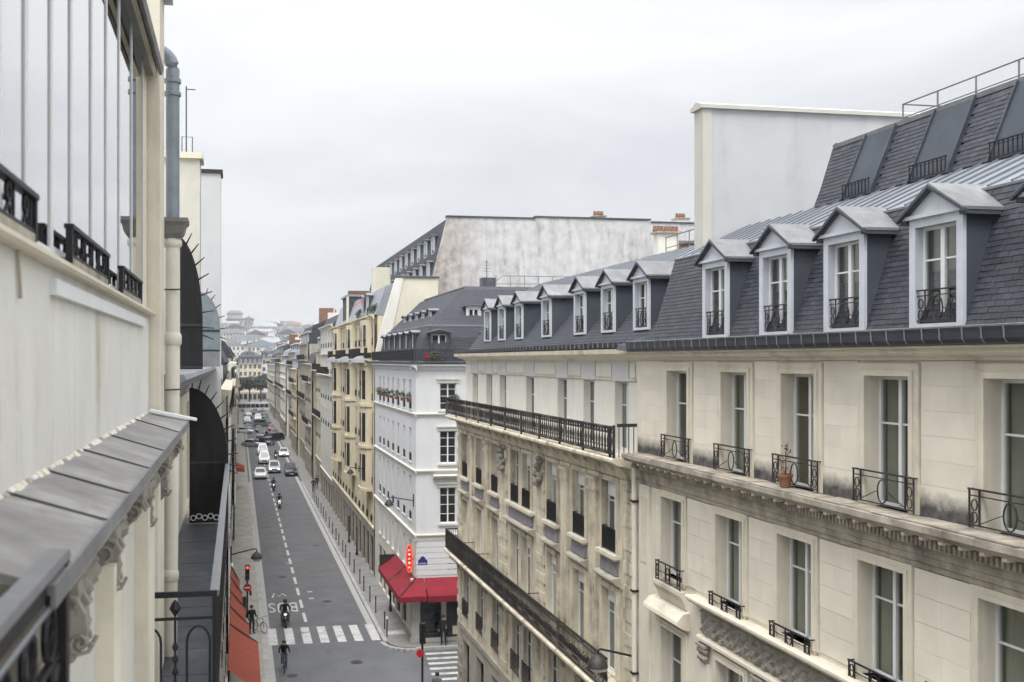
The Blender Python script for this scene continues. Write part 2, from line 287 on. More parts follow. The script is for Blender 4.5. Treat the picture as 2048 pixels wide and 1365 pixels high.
def thing(name, label, cat, loc=(0, 0, 0), group=None, rz=0):
    o = mk(name, None, None, loc); o.empty_display_size = .3; o.rotation_euler[2] = rz; return tag(o, label, cat, group)
def tag(o, label=None, cat=None, group=None, kind=None):
    for k, v in (('label', label), ('category', cat), ('group', group), ('kind', kind)):
        if v: o[k] = v
    return o
def at(o, x, y, z=0, rz=0): o.location = (x, y, z); o.rotation_euler[2] = rz; W[o.name] = (x, y, z); return o
def copytree(o, parent=None):
    c = o.copy(); col.objects.link(c); W[c.name] = W[o.name]
    if parent is not None: c.parent = parent
    for ch in o.children: copytree(ch, c)
    return c
MC = {}
def cached(key, fn):
    if key not in MC: MC[key] = fn()
    return MC[key]

def window(root, fr, u, z, w, h, depth=.28, rows=(.62,), leafs=2, fw=.055, frame='wframe', glass='glass', name='window', n0=0.0, split=True, ft=.07):
    """one window: painted frame with each pane a child; origin at the middle of its sill"""
    fz = fr.zero(); key = ('win', fr.u, fr.n, round(w, 2), round(h, 2), rows, leafs, fw, frame, ft)
    ys = [0] + [r * h for r in rows] + [h]
    def mkf():
        m = MB(fz); m.box(-w / 2, -w / 2 + fw, 0, ft, 0, h); m.box(w / 2 - fw, w / 2, 0, ft, 0, h); m.box(-w / 2 + fw, w / 2 - fw, .001, ft - .001, 0, fw * 1.3); m.box(-w / 2 + fw, w / 2 - fw, .001, ft - .001, h - fw, h)
        if leafs == 2: m.box(-fw * .75, fw * .75, .004, .085, fw * 1.3, h - fw)
        for r in rows:
            for sg in ((-1, 1) if leafs == 2 else (0,)):
                a, b = ((-w / 2 + fw, -fw * .75) if sg == -1 else (fw * .75, w / 2 - fw)) if sg else (-w / 2 + fw, w / 2 - fw)
                m.box(a, b, .012, .06, r * h - fw * .3, r * h + fw * .3)
        return m.mesh('window', frame)
    o = mk(name, cached(key, mkf), root, fr.p(u, n0 - depth, z) - Vector(W[root.name]))
    cols_ = [(-w / 2 + fw, -fw * .75), (fw * .75, w / 2 - fw)] if leafs == 2 else [(-w / 2 + fw, w / 2 - fw)]
    if not split: cols_ = [(-w / 2 + fw, w / 2 - fw)]; ys = [0, h]
    for i, (a, b) in enumerate(cols_):
        for j in range(len(ys) - 1):
            pk = ('pane', fr.u, fr.n, round(b - a, 3), round(ys[j + 1] - ys[j], 3), glass)
            me = cached(pk, lambda: MB(fz).box(a, b, -.004, .004, 0, ys[j + 1] - ys[j]).mesh('pane', glass)) if (i == 0) else cached(pk + (i,), lambda: MB(fz).box(a, b, -.004, .004, 0, ys[j + 1] - ys[j]).mesh('pane', glass))
            mk('pane', me, o, fz.p(0, .03 if ft > .05 else ft - .012, ys[j]))
    return o
def guard(root, fr, u, z, w, h, n=.06, style='ring', mat='irond', name='window_guard', depth=.14, t=.011):
    fz = fr.zero(); key = ('guard', fr.u, fr.n, round(w, 2), round(h, 2), style, mat, depth, t)
    def mkg():
        m = MB(fz); hw = w / 2
        m.box(-hw - .02, hw + .02, -.018, .018, h - .025, h); m.box(-hw, hw, -.01, .01, .03, .05)
        for s in (-1, 1): m.box(s * hw - t, s * hw + t, -t, t, 0, h - .02); m.box(s * (hw - .0) - t, s * hw + t, -depth, -.011, h - .024, h - .004) 
        if style == 'ring':
            m.box(-hw, hw, -.008, .008, h * .80, h * .80 + .016)
            for s in (-1, 1):
                iu = s * (hw - .2); m.box(iu - t, iu + t, -t, t, .05, h - .02)
                c = s * (hw - .1)
                m.ring((c, 0, h * .58), .055, h * .14, .011); m.ring((c, 0, h * .26), .055, h * .14, .011)
            m.ring((0, 0, h * .44), .12, h * .34, .013, 18)
            m.tube([(-hw + .2, 0, .06), (-.2, 0, h * .4), (-.12, 0, h * .44)], .008, 4); m.tube([(hw - .2, 0, .06), (.2, 0, h * .4), (.12, 0, h * .44)], .008, 4)
        elif style == 'low':
            m.box(-hw, hw, -.008, .008, h * .5, h * .5 + .014)
            for s in (-1, 1):
                iu = s * (hw - .16); m.box(iu - t, iu + t, -t, t, .04, h - .02); m.ring((s * (hw - .08), 0, h * .5), .05, h * .32, .012)
            m.ring((0, 0, h * .5), .09, h * .33, .013); m.box(-.13 - t, -.13 + t, -t, t, .04, h - .02); m.box(.13 - t, .13 + t, -t, t, .04, h - .02)
        elif style == 'bars':
            k = max(3, int(w / .11))
            for i in range(1, k): uu = -hw + w * i / k; m.box(uu - .009, uu + .009, -.009, .009, .04, h - .02)
            m.box(-hw, hw, -.008, .008, h * .78, h * .78 + .014)
        elif style == 'dense':
            k = max(3, int(w / .085))
            for i in range(1, k): uu = -hw + w * i / k; m.box(uu - .02, uu + .02, -.012, .012, .04, h - .02)
        return m.mesh(name, mat)
    return mk(name, cached(key, mkg), root, fr.p(u, n, z) - Vector(W[root.name]))
def surround(m, u, z0, z1, w, bw=.2, n=.05, sill=True):
    h0, h1 = u - w / 2, u + w / 2
    for a, b, nn in ((bw, bw * .45, n), (bw * .45, 0, n * 1.5)):
        m.box(h0 - a, h0 - b, 0, nn, z0, z1 + b); m.box(h1 + b, h1 + a, 0, nn, z0, z1 + b); m.box(h0 - a, h1 + a, 0, nn + .0008 * (b > 0), z1 + b + .0005, z1 + a)
def stones(root, fr, u0, u1, z0, z1, ch=.42, bl=.8, n=.0, t=.045, mat='stone', gap=.007, name='stone_block', flip=0):
    """courses of ashlar blocks, each its own piece"""
    nz = max(1, round((z1 - z0) / ch)); ch = (z1 - z0) / nz; nu = max(1, round((u1 - u0) / bl))
    for j in range(nz):
        off = ((j + flip) % 2) * .5
        cuts = [u0] + sorted({u0 + (u1 - u0) * (i + off) / nu for i in range(nu + 1) if 0.12 < (i + off) < nu - .12}) + [u1]
        for i in range(len(cuts) - 1):
            a, b = cuts[i], cuts[i + 1]
            if b - a < .08: continue
            tt = t + rnd.uniform(-.003, .003)
            me = cached(('stone', fr.u, fr.n, round(b - a, 3), round(ch, 3), mat, round(tt, 3)), lambda: MB(fr.zero()).box(gap / 2, b - a - gap / 2, 0, tt, gap / 2, ch - gap / 2).mesh(name, mat))
            mk(name, me, root, fr.p(a, n, z0 + j * ch) - Vector(W[root.name]))
def bar_rail(root, fr, u0, u1, z, h, n, pitch=.13, mat='iron', name='railing', bar='baluster', r=.012, each=True, top=.03, ends=None):
    m = MB(fr); m.box(u0, u1, n - top, n + top, z + h - .04, z + h); m.box(u0, u1, n - .015, n + .015, z + .06, z + .09); m.box(u0, u1, n - .012, n + .012, z + h * .82, z + h * .82 + .02)
    if ends:
        for uu in ((u0, u1) if ends == 2 else (u0,) if ends == 1 else (u1,)):
            m.box(uu - .015, uu + .015, ends_n(n), n - .031, z + h - .04, z + h)
    o = m.build(name, mat, root); k = max(2, int((u1 - u0) / pitch))
    me = cached(('bar', round(h, 2), r, mat), lambda: MB().lathe([(r, 0.09), (r * .8, h * .3), (r * 1.7, h * .42), (r * .8, h * .55), (r, h - .05)], 6).mesh(bar, mat))
    if each:
        for i in range(k + 1): mk(bar, me, o, fr.p(u0 + (u1 - u0) * i / k, n, z) - Vector(W[o.name]))
    else:
        mm = MB(fr)
        for i in range(k + 1): uu = u0 + (u1 - u0) * i / k; mm.box(uu - r, uu + r, n - r, n + r, z + .09, z + h - .04)
        tag(mm.build('bars', mat, o), kind='stuff')
    return o
def ends_n(n): return n - .5

# ================================================================ ground, road, pavements
def struct(name, m, mat): return tag(m.build(name, mat), kind='structure')
struct('ground', MB().box(-470, 680, -45, 1440, -.6, -.06), 'hill')
struct('road', MB().profz([(-1.2, -20), (9.2, -20), (9.2, 45), (60, 45), (60, 60), (9.2, 60.9), (9.2, 390), (60, 392), (60, 432), (-60, 432), (-60, 392), (-1.2, 390)], -.05, 0), 'asphalt')
m = MB(); m.box(6.4, 8.3, 121, 135.5, .001, .004); struct('road_patch', m, 'asphalt2')
m = MB(); m.box(2.2, 2.5, 44, 60, .001, .004); m.box(5.1, 5.4, 42, 62.5, .0012, .0042); m.box(8.7, 13.5, 49.2, 50.0, .001, .004); struct('trench_repair', m, 'asphalt2')
def kerb_run(par, pts, n0=-.15):
    for i in range(len(pts) - 1):
        a, b = Vector(pts[i]), Vector(pts[i + 1]); d = (b - a); L = d.length; k = max(1, round(L / 1.0)); ang = math.atan2(d.y, d.x)
        me = cached(('kerb', round(L / k, 2)), lambda: MB().box(.006, L / k - .006, 0, .24, .0, .152).mesh('kerb_stone', 'kerb'))
        for j in range(k):
            p = a + d * (j / k); mk('kerb_stone', me, par, (p.x, p.y, rnd.uniform(-.004, .004)), (0, 0, ang))
arc = [(8.62 + 1.7 - 1.7 * math.cos(t), 59.3 - 1.7 * math.sin(t)) for t in [i * math.pi / 16 for i in range(9)]]
pr = struct('pavement_right', MB().profz([(8.85, 392), (8.85, 59.6)] + [(8.85 + 1.5 - 1.5 * math.cos(t), 59.3 - 1.5 * math.sin(t)) for t in [i * math.pi / 16 for i in range(9)]] + [(60, 57.8), (60, 59.5), (11.2, 59.5), (11.2, 392)], -.02, .145), 'pave')
kerb_run(pr, [(8.62, 140), (8.62, 59.3)][::-1] and [(8.86, 59.4), (8.86, 140)])
kerb_run(pr, [(x + .24 * 0, y) for x, y in arc][::-1]); kerb_run(pr, [(24, 57.6), (10.32, 57.6)][::-1])
struct('pavement_right_near', MB().profz([(8.85, -20), (11.2, -20), (11.2, 46), (60, 46), (60, 47.2), (10.4, 47.2), (8.85, 45.6)], -.02, .145), 'pave')
pl = struct('pavement_left', MB().box(-1.4, 1.44, -20, 390, -.02, .145), 'pavel')
kerb_run(pl, [(1.68, 40), (1.68, 140)])
m = MB(); m.box(8.2, 8.6, 60.9, 330, .002, .006); m.box(1.7, 2.0, 40, 330, .002, .006); struct('gutter_paving', m, 'kerb')
for i, (x, y, r) in enumerate(((3.4, 79, .34), (6.2, 70.5, .34), (7.1, 92, .34), (3.0, 103, .34), (6.6, 56, .36), (5.8, 118, .34), (2.9, 54.2, .3))):
    mh = struct('manhole_cover', MB().lathe([(r, -.004), (r, .006)], 18, (x, y, 0)), 'irond')
for i, (a, b, c, d) in enumerate(((2.3, 3.6, 86, 93), (5.6, 7.4, 78, 84.5), (6.9, 8.1, 99, 108), (2.6, 4.0, 108, 121), (4.9, 6.3, 47, 52.5))): struct('road_patch', MB().box(a, b, c, d, .0008 + i * .0002, .003 + i * .0002), 'asphalt2')
m = MB(); m.box(2.1, 8.3, 89.6, 89.72, .0011, .0036); m.box(1.9, 4.2, 100.3, 100.4, .0012, .0037); m.box(4.5, 8.4, 75.2, 75.3, .0013, .0038); struct('sealed_joint', m, 'asphalt2')
# painted markings
mk_ = struct('crosswalk_marking', MB().box(-.01, 0, 59.9, 59.91, .004, .006), 'paint')
for i in range(7): MB().box(1.85 + i * 1.03, 2.38 + i * 1.03, 60.2, 63.9, .004, .0075).build('stripe', 'paint', mk_)
mk2 = struct('side_crosswalk_marking', MB().box(9.49, 9.5, 50, 50.01, .004, .006), 'paint')
for i in range(9): y = 57.05 - i * .93; MB().box(10.7 - i * .09, 14.4, y - .36, y, .004, .0075).build('stripe', 'paint', mk2)
mk3 = struct('centre_line_marking', MB().box(4.3, 4.31, 64.9, 64.91, .004, .006), 'paint')
y = 65.2; seg = cached('dash', lambda: MB().box(-.1, .1, 0, 2.35, .004, .0075).mesh('dash', 'paint'))
while y < 200: mk('dash', seg, mk3, (4.36, y, 0)); y += 3.75 if y < 120 else 5.2
mk4 = struct('lane_marking', MB().box(5.05, 5.4, 73.5, 73.75, .004, .0075), 'paint')
MB().box(5.0, 5.35, 71.4, 71.7, .004, .0075).build('dash', 'paint', mk4); MB().box(4.0, 4.5, 84.2, 84.35, .004, .0075).build('dash', 'paint', mk4)
def text(name, s, size, mat, loc, rot, parent=None, ext=.0015, align='CENTER'):
    c = bpy.data.curves.new('t', 'FONT'); c.body = s; c.size = size; c.extrude = ext; c.align_x = align; c.align_y = 'CENTER'; c.resolution_u = 3
    t = bpy.data.objects.new('t', c); col.objects.link(t); dg = bpy.context.evaluated_depsgraph_get(); me = bpy.data.meshes.new_from_object(t.evaluated_get(dg))
    bpy.data.objects.remove(t); me.materials.clear(); me.materials.append(MT[mat]); me.name = name
    return mk(name, me, parent, loc, rot)
w_ = struct('bus_lane_marking', MB().box(2.0, 2.01, 67.7, 67.71, .004, .006), 'paint')
for i, ch in enumerate('SUB'):
    t = text('painted_letter', ch, 3.4, 'paint', (2.32 + i * .74, 69.45, .006), (0, 0, R(180)), w_); t.scale = (.36, 1.12, 1)
m = MB(); m.ring((2.6, 0, 0), .01, .01, .005); bk = struct('cycle_marking', MB().tube([(2.45, 72.3, .005), (2.62, 73.6, .005), (2.95, 72.5, .005), (3.25, 73.5, .005), (3.4, 72.6, .005)], .09, 4), 'paint')
bk.scale = (1, 1, .05); bk.location.z = .0055

# ================================================================ near right building (A)
FR = Fr(10.6, 0, 0, 1, -1, 0)
A = thing('apartment_building', 'near cream stone building with slate mansard, pedimented dormers and deep windows', 'building', (10.6, 16, 0))
cu = [22.87, 20.04, 17.55, 14.9, 12.12, 9.4]; cl = [23.18, 20.27, 17.67, 15.05, 12.2, 9.5]
ops = [(c - .57, c + .57, 14.52, 16.74) for c in cu] + [(c - .6, c + .6, 11.6, 13.57) for c in cl] + [(c - .62, c + .62, 7.9, 10.3) for c in cl] + [(c - .62, c + .62, 4.2, 6.6) for c in cl]
m = MB(FR); m.wall(7, 25.5, 0, 17.06, ops, .33); m.box(7, 25.5, -12, -3.1, 0, 19.4); m.box(7, 7.2, -3.1, -.02, 0, 17.05); m.box(25.3, 25.5, -3.1, -.02, 0, 17.05); m.build('wall', 'stone', A)
for c in cu: m = MB(FR); surround(m, c, 14.56, 16.74, 1.14, .21, .055); m.build('window_surround', 'stone_trim', A)
for c in cl: m = MB(FR); surround(m, c, 11.6, 13.57, 1.2, .17, .055); m.build('window_surround', 'stone_trim', A)
for c in cl: m = MB(FR); surround(m, c, 7.9, 10.3, 1.24, .16, .05); m.build('window_surround', 'stone_trim', A)
eu = [25.2] + [q for c in cu for q in (c + .79, c - .79)]
for i in range(0, len(eu) - 1, 2): stones(A, FR, eu[i + 1] + .012, eu[i] - .012, 15.06, 16.99, .39, .9, 0, .022, 'stone', .0025, flip=i)
el = [24.4] + [q for c in cl for q in (c + .79, c - .79)]
for i in range(0, len(el) - 1, 2):
    if el[i] - el[i + 1] > .2: stones(A, FR, el[i + 1] + .012, el[i] - .012, 11.62, 13.72, .42, .95, 0, .03, 'stone', .006, flip=i)
for i in range(0, len(eu) - 1, 2):
    MB(FR).box(eu[i + 1] - .02, eu[i] + (.02 if i else .2), 0, .0225, 14.54, 15.0575).build('sooty_plinth', 'plinth', A)
for c in cu:
    MB(FR).box(c - .6, c + .6, -.42, .04, 14.47, 14.52).build('sill', 'stone_grey', A)
    window(A, FR, c, 14.53, 1.14, 2.2, .28, (.64,), 2, .055, 'wframe', 'glass_t'); guard(A, FR, c + .02, 14.58, 1.56, .57, .12, 'ring')
for i, c in enumerate(cl):
    MB(FR).box(c - .68, c + .68, -.42, .06, 11.53, 11.6).build('sill', 'stone_trim', A)
    window(A, FR, c, 11.61, 1.2, 1.95, .28, (.68,), 2, .05, 'wframe', 'glass_t'); guard(A, FR, c + .02, 11.46, 1.4, .36 if i else .5, .16, 'low', 'iron', depth=.16)
    window(A, FR, c, 7.92, 1.24, 2.36, .28, (.66,), 2, .05, 'wframe', 'glass_t')
    window(A, FR, c, 4.22, 1.24, 2.36, .28, (.66,), 2, .05, 'wframe', 'glass_t')
def room(root, fr, c, z0, z1, w, n0=-.335, cur=0, rm='room'):
    m = MB(fr); a, b, d = c - w / 2 - .25, c + w / 2 + .25, n0 - .8
    m.quad((a, n0, z0 - .1), (a, d, z0 - .1), (a, d, z1 + .3), (a, n0, z1 + .3)); m.quad((b, n0, z0 - .1), (b, n0, z1 + .3), (b, d, z1 + .3), (b, d, z0 - .1))
    m.quad((a, d, z0 - .1), (b, d, z0 - .1), (b, d, z1 + .3), (a, d, z1 + .3)); m.quad((a, n0, z1 + .3), (a, d, z1 + .3), (b, d, z1 + .3), (b, n0, z1 + .3)); m.quad((a, n0, z0 - .1), (b, n0, z0 - .1), (b, d, z0 - .1), (a, d, z0 - .1))
    m.build('room_interior', rm, root)
    if cur:
        mm = MB(fr); k = 16; cw = w * cur
        for s in ((1,) if cur < .5 else (1, -1)):
            pts = [(c + s * (w / 2 - cw * i / k), n0 - .04 - .03 * math.sin(i * 2.2)) for i in range(k + 1)]
            for i in range(k): (u0_, na), (u1_, nb) = pts[i], pts[i + 1]; mm.quad((u0_, na, z0), (u1_, nb, z0), (u1_, nb, z1), (u0_, na, z1))
        mm.build('curtain', 'curtain', root)
for i, c in enumerate(cu): room(A, FR, c, 14.5, 16.76, 1.14, cur=(0, .3, 0, .25, .3, 0)[i], rm=('room2', 'room', 'room', 'room3', 'room2', 'room')[i])
for i, c in enumerate(cl): room(A, FR, c, 11.6, 13.58, 1.2, cur=(.6, .45, .3, .35, .5, .5)[i], rm=('room2', 'room3', 'room2', 'room3', 'room2', 'room')[i]); room(A, FR, c, 7.9, 10.3, 1.24, cur=(0, .4, .6, .3, 0, 0)[i]); room(A, FR, c, 4.2, 6.6, 1.24)
# middle cornice with dentils
m = MB(FR); m.prof([(-.02, 14.49), (.48, 14.535), (.53, 14.52), (.53, 14.42), (.47, 14.38), (.42, 14.33), (.14, 14.325), (.14, 14.13), (.12, 14.09), (.12, 13.97), (.10, 13.95), (.10, 13.85), (.065, 13.83), (.065, 13.75), (-.02, 13.74)], 7, 25.3); m.build('middle_cornice', 'stone_grey', A)
m = MB(FR); u = 7.05
while u < 25.25: m.box(u, u + .055, .141, .26, 14.14, 14.27); u += .105
tag(m.build('dentils', 'stone_grey', A), kind='stuff')
me = MB(FR.zero()).box(-.045, .045, 0, .25, 0, .052).mesh('modillion', 'stone_trim'); u = 7.3
while u < 25.2: mk('modillion', me, A, FR.p(u, .15, 14.273) - Vector(W[A.name])); u += .42
for i in range(22): u = 7.6 + i * .79; MB(FR).box(u, u + .78, .03, .5 + rnd.uniform(-.015, .022), 14.497 + .042, 14.546 + rnd.uniform(0, .018)).build('coping_slab', 'stone_grey', A)
# frieze, pilasters, hood below the lower windows
m = MB(FR); m.prof([(-.02, 11.52), (.26, 11.53), (.3, 11.5), (.3, 11.45), (.25, 11.42), (.2, 11.36), (.12, 11.33), (.06, 11.28), (-.02, 11.28)], 7, 21.95); m.build('sill_cornice', 'stone_trim', A)
m = MB(FR); m.prof([(-.02, 10.66), (.1, 10.66), (.14, 10.62), (.14, 10.56), (.06, 10.5), (-.02, 10.5)], 7, 21.7); m.build('architrave', 'stone_trim', A)
def relief(root, fr, u0, u1, z0, z1, amp, n0, mat, name='carved_frieze', du=.035):
    m = MB(fr); nu = int((u1 - u0) / du); nz = max(4, int((z1 - z0) / du)); P = []; F = []
    ph = [rnd.uniform(0, 6) for _ in range(6)]
    for i in range(nu + 1):
        for j in range(nz + 1):
            u = u0 + (u1 - u0) * i / nu; z = z0 + (z1 - z0) * j / nz; t = (z - z0) / (z1 - z0)
            cx = (round(u / .62)) * .62; r = math.hypot(u - cx, (t - .5) * (z1 - z0)); a = math.atan2((t - .5), u - cx)
            h = .5 + .5 * math.sin(r * 34 + a * 2 + ph[0]) ; h = .55 * h + .45 * (.5 + .5 * math.sin(u * 41 + 3 * math.sin(z * 23 + ph[1]))) ; h *= .7 + .3 * math.sin(u * 17 + z * 29 + ph[2])
            if j in (0, nz): h = 0
            P.append((u, n0 + amp * max(0, h), z))
    for i in range(nu):
        for j in range(nz): b = i * (nz + 1) + j; F.append((b, b + 1, b + nz + 2, b + nz + 1))
    m.add(P, F); return m.build(name, mat, root, True)
relief(A, FR, 7.5, 21.65, 10.67, 11.27, .11, .005, 'carved')
def capital(root, fr, u, z, w, h, n):
    m = MB(fr); m.box(u - w * .62, u + w * .62, 0, n * 1.7, z + h * .86, z + h); m.box(u - w * .42, u + w * .42, 0, n * .9, z, z + h * .86)
    for r_ in range(2):
        for s in (-1, 0, 1): m.lathe([(.02, 0), (.07, .04), (.085, .1), (.05, .16), (.01, .18)], 6, (u + s * w * (.33 + .06 * r_), n * .9, z + .03 + r_ * h * .4))
    return m.build('capital', 'carved', root, True)
for u in (21.45, 18.95, 16.35, 13.65, 10.85):
    MB(FR).box(u - .19, u + .19, 0, .07, 3.5, 10.06).build('pilaster', 'stone', A); capital(A, FR, u, 10.06, .36, .43, .1)
MB(FR).box(24.55, 25.2, 0, .07, 3.5, 13.72).build('corner_pilaster', 'stone', A)
MB(FR).box(24.7, 25.05, .071, .09, 11.7, 13.4).build('pilaster_panel', 'stone_trim', A)
m = MB(FR); m.prof([(-.02, 10.98), (.18, 10.95), (.33, 10.78), (.35, 10.7), (.3, 10.66), (.2, 10.6), (.1, 10.56), (-.02, 10.55)], 22.28, 24.3); m.build('window_hood', 'stone_trim', A)
m = MB(FR); m.prof([(-.02, 11.45), (.2, 11.45), (.2, 11.35), (.1, 11.2), (.04, 11.02), (-.02, 11.0)], 22.42, 24.0); m.build('balcony_apron', 'stone_trim', A)
vg = MB(FR).box(13.62, 13.98, .031, .04, 11.62, 12.0).build('vent_grille', 'irond', A)
for i in range(9): MB(FR).box(13.64, 13.96, .041, .06, 11.64 + i * .04, 11.66 + i * .04).build('slat', 'stone_trim', vg)
m = MB(FR); m.tube([(25.36, .13, 0), (25.36, .13, 14.2)], .075, 10); m.build('downpipe', 'pipe_c', A, True)
for z in (6.0, 8.6, 10.8, 13.2): MB(FR).box(25.26, 25.46, .04, .215, z, z + .06).build('pipe_clamp', 'irond', A)
# top cornice and gutter
m = MB(FR); m.prof([(-.02, 17.0), (.06, 17.0), (.08, 17.05), (.2, 17.07), (.26, 17.09), (.3, 17.12), (.3, 17.17), (.42, 17.19), (.42, 17.215), (-.02, 17.22)], 7, 25.5); m.build('top_cornice', 'stone_trim', A)
m = MB(FR); m.prof([(.44, 17.222), (.5, 17.24), (.545, 17.3), (.55, 17.4), (.56, 17.47), (.53, 17.485), (.515, 17.46), (.5, 17.4), (.4, 17.33), (.1, 17.34), (-.42, 17.52), (-.42, 17.5), (.0, 17.23)], 7, 24.9); m.build('gutter', 'gutter', A, False)
m = MB(FR); m.prof([(.521, 17.47), (.566, 17.462), (.57, 17.487), (.525, 17.495)], 7, 24.9); m.build('gutter_lip', 'zinc_lt', A)
me = MB(FR.zero()).prof([(.0, 0), (.06, .02), (.107, .08), (.112, .18), (.122, .245), (.112, .245), (.1, .18), (.096, .08), (.05, .03), (.0, .012)], -.012, .012).mesh('gutter_bracket', 'zinc_lt'); u = 8.1
while u < 24.8: mk('gutter_bracket', me, A, FR.p(u + rnd.uniform(-.03, .03), .452, 17.222) - Vector(W[A.name])); u += .405
m = MB(FR); m.hexa([(24.9, .3, 17.23), (25.75, .3, 17.28), (25.75, .5, 17.28), (24.9, .5, 17.23), (24.9, -.6, 17.6), (25.7, -.6, 17.75), (25.7, .45, 17.42), (24.9, .45, 17.36)]); m.build('valley_flashing', 'gutter', A)
# slate mansard of A
KS = .313
def slate_n(z): return -.4 - KS * (z - 17.5)
def slates(root, fr, u0, u1, z0, z1, nf, k, skip, near, keep=300, w=.205, e=.098, mat='slate'):
    """every slate is a thin lapped plate; the ones that show largest are pieces of their own"""
    L = math.sqrt(1 + k * k); fz = fr.zero(); th = .009; ln = e * 1.5
    def plate(m, u, z, ww):
        n = nf(z); d = (k / L, 1 / L)   # up-slope direction is (-k,1)/L in (n,z)
        a = (n + .022, z); b = (n - d[0] * ln + .006, z + d[1] * ln)
        m.hexa([(u, a[0], a[1]), (u + ww, a[0], a[1]), (u + ww, b[0], b[1]), (u, b[0], b[1]), (u, a[0] + th, a[1] + th * k), (u + ww, a[0] + th, a[1] + th * k), (u + ww, b[0] + th, b[1] + th * k), (u, b[0] + th, b[1] + th * k)])
    cells = []; rows = int((z1 - z0) * L / e)
    for j in range(rows):
        z = z0 + j * e / L; u = u0 - (j % 2) * w / 2
        while u < u1:
            a, b = max(u, u0), min(u + w - .006, u1)
            if b - a > .04 and not skip((a + b) / 2, z): cells.append((near(u, z), a, z, b - a))
            u += w
    cells.sort(); big = MB(fr)
    zero = MB(fz); 
    tmpl = {}
    for i, (q, u, z, ww) in enumerate(cells):
        if i < keep:
            kk = round(ww, 3)
            if kk not in tmpl:
                mm = MB(fz); n0 = nf(z); d = (k / L, 1 / L); a = (.022, 0); b = (-d[0] * ln + .006, d[1] * ln)
                mm.hexa([(0, a[0], a[1]), (ww, a[0], a[1]), (ww, b[0], b[1]), (0, b[0], b[1]), (0, a[0] + th, a[1] + th * k), (ww, a[0] + th, a[1] + th * k), (ww, b[0] + th, b[1] + th * k), (0, b[0] + th, b[1] + th * k)])
                tmpl[kk] = mm.mesh('slate', mat)
            mk('slate', tmpl[kk], root, fr.p(u, nf(z) + rnd.uniform(0, .004), z + rnd.uniform(-.004, .004)) - Vector(W[root.name]))
        else: plate(big, u, z + rnd.uniform(-.004, .004), ww)
    tag(big.build('slates', mat, root), kind='stuff')
DA = [14.26, 16.72, 19.1, 21.75, 11.75, 9.2]
def skipA(u, z): return any(abs(u - c) < .6 and z < 19.45 for c in DA)
rfA = MB(FR).prof([(slate_n(17.48), 17.48), (slate_n(19.72), 19.72), (slate_n(19.72) - .3, 19.6), (-1.2, 17.3)], 7, 25.5).build('mansard_roof', 'slate_far', A)
slates(rfA, FR, 7.5, 25.45, 17.52, 19.68, slate_n, KS, skipA, lambda u, z: abs(u - 13.0))
m = MB(FR); m.prof([(slate_n(19.7) + .04, 19.69), (slate_n(19.7) + .05, 19.73), (slate_n(19.7) - .15, 19.82), (slate_n(19.7) - .15, 19.76)], 7, 25.45); m.build('ridge_flashing', 'zinc', A)
def zincroof(root, fr, u0, u1, a, b, pitch=.5, mat='zinc'):
    """zinc bays between standing seams, from (n,z)=a up to b"""
    k = round((u1 - u0) / pitch); p = (u1 - u0) / k; fz = fr.zero(); d = (b[0] - a[0], b[1] - a[1]); L = math.hypot(*d); nn = (-d[1] / L, d[0] / L)
    if nn[1] < 0: nn = (-nn[0], -nn[1])
    sh = MB(fz).hexa([(.0, 0, 0), (p, 0, 0), (p, d[0], d[1]), (0, d[0], d[1]), (0, nn[0] * .01, nn[1] * .01), (p, nn[0] * .01, nn[1] * .01), (p, d[0] + nn[0] * .01, d[1] + nn[1] * .01), (0, d[0] + nn[0] * .01, d[1] + nn[1] * .01)]).mesh('zinc_sheet', mat)
    t = .045; se = MB(fz).hexa([(-.022, nn[0] * .012, nn[1] * .012), (.022, nn[0] * .012, nn[1] * .012), (.022, d[0] + nn[0] * .012, d[1] + nn[1] * .012), (-.022, d[0] + nn[0] * .012, d[1] + nn[1] * .012), (-.016, nn[0] * t, nn[1] * t), (.016, nn[0] * t, nn[1] * t), (.016, d[0] + nn[0] * t, d[1] + nn[1] * t), (-.016, d[0] + nn[0] * t, d[1] + nn[1] * t)]).mesh('standing_seam', 'zseam')
    for i in range(k):
        mk('zinc_sheet', sh, root, fr.p(u0 + i * p, a[0], a[1]) - Vector(W[root.name])); mk('standing_seam', se, root, fr.p(u0 + i * p, a[0], a[1]) - Vector(W[root.name]))
zr = MB(FR).prof([(-1.1, 19.6), (-3.05, 20.5), (-12, 20.5), (-12, 19.3), (-1.3, 19.3)], 7, 25.45).build('roof_deck', 'zinc', A)
zincroof(zr, FR, 7, 25.45, (-1.08, 19.73), (-3.02, 20.63), .5)
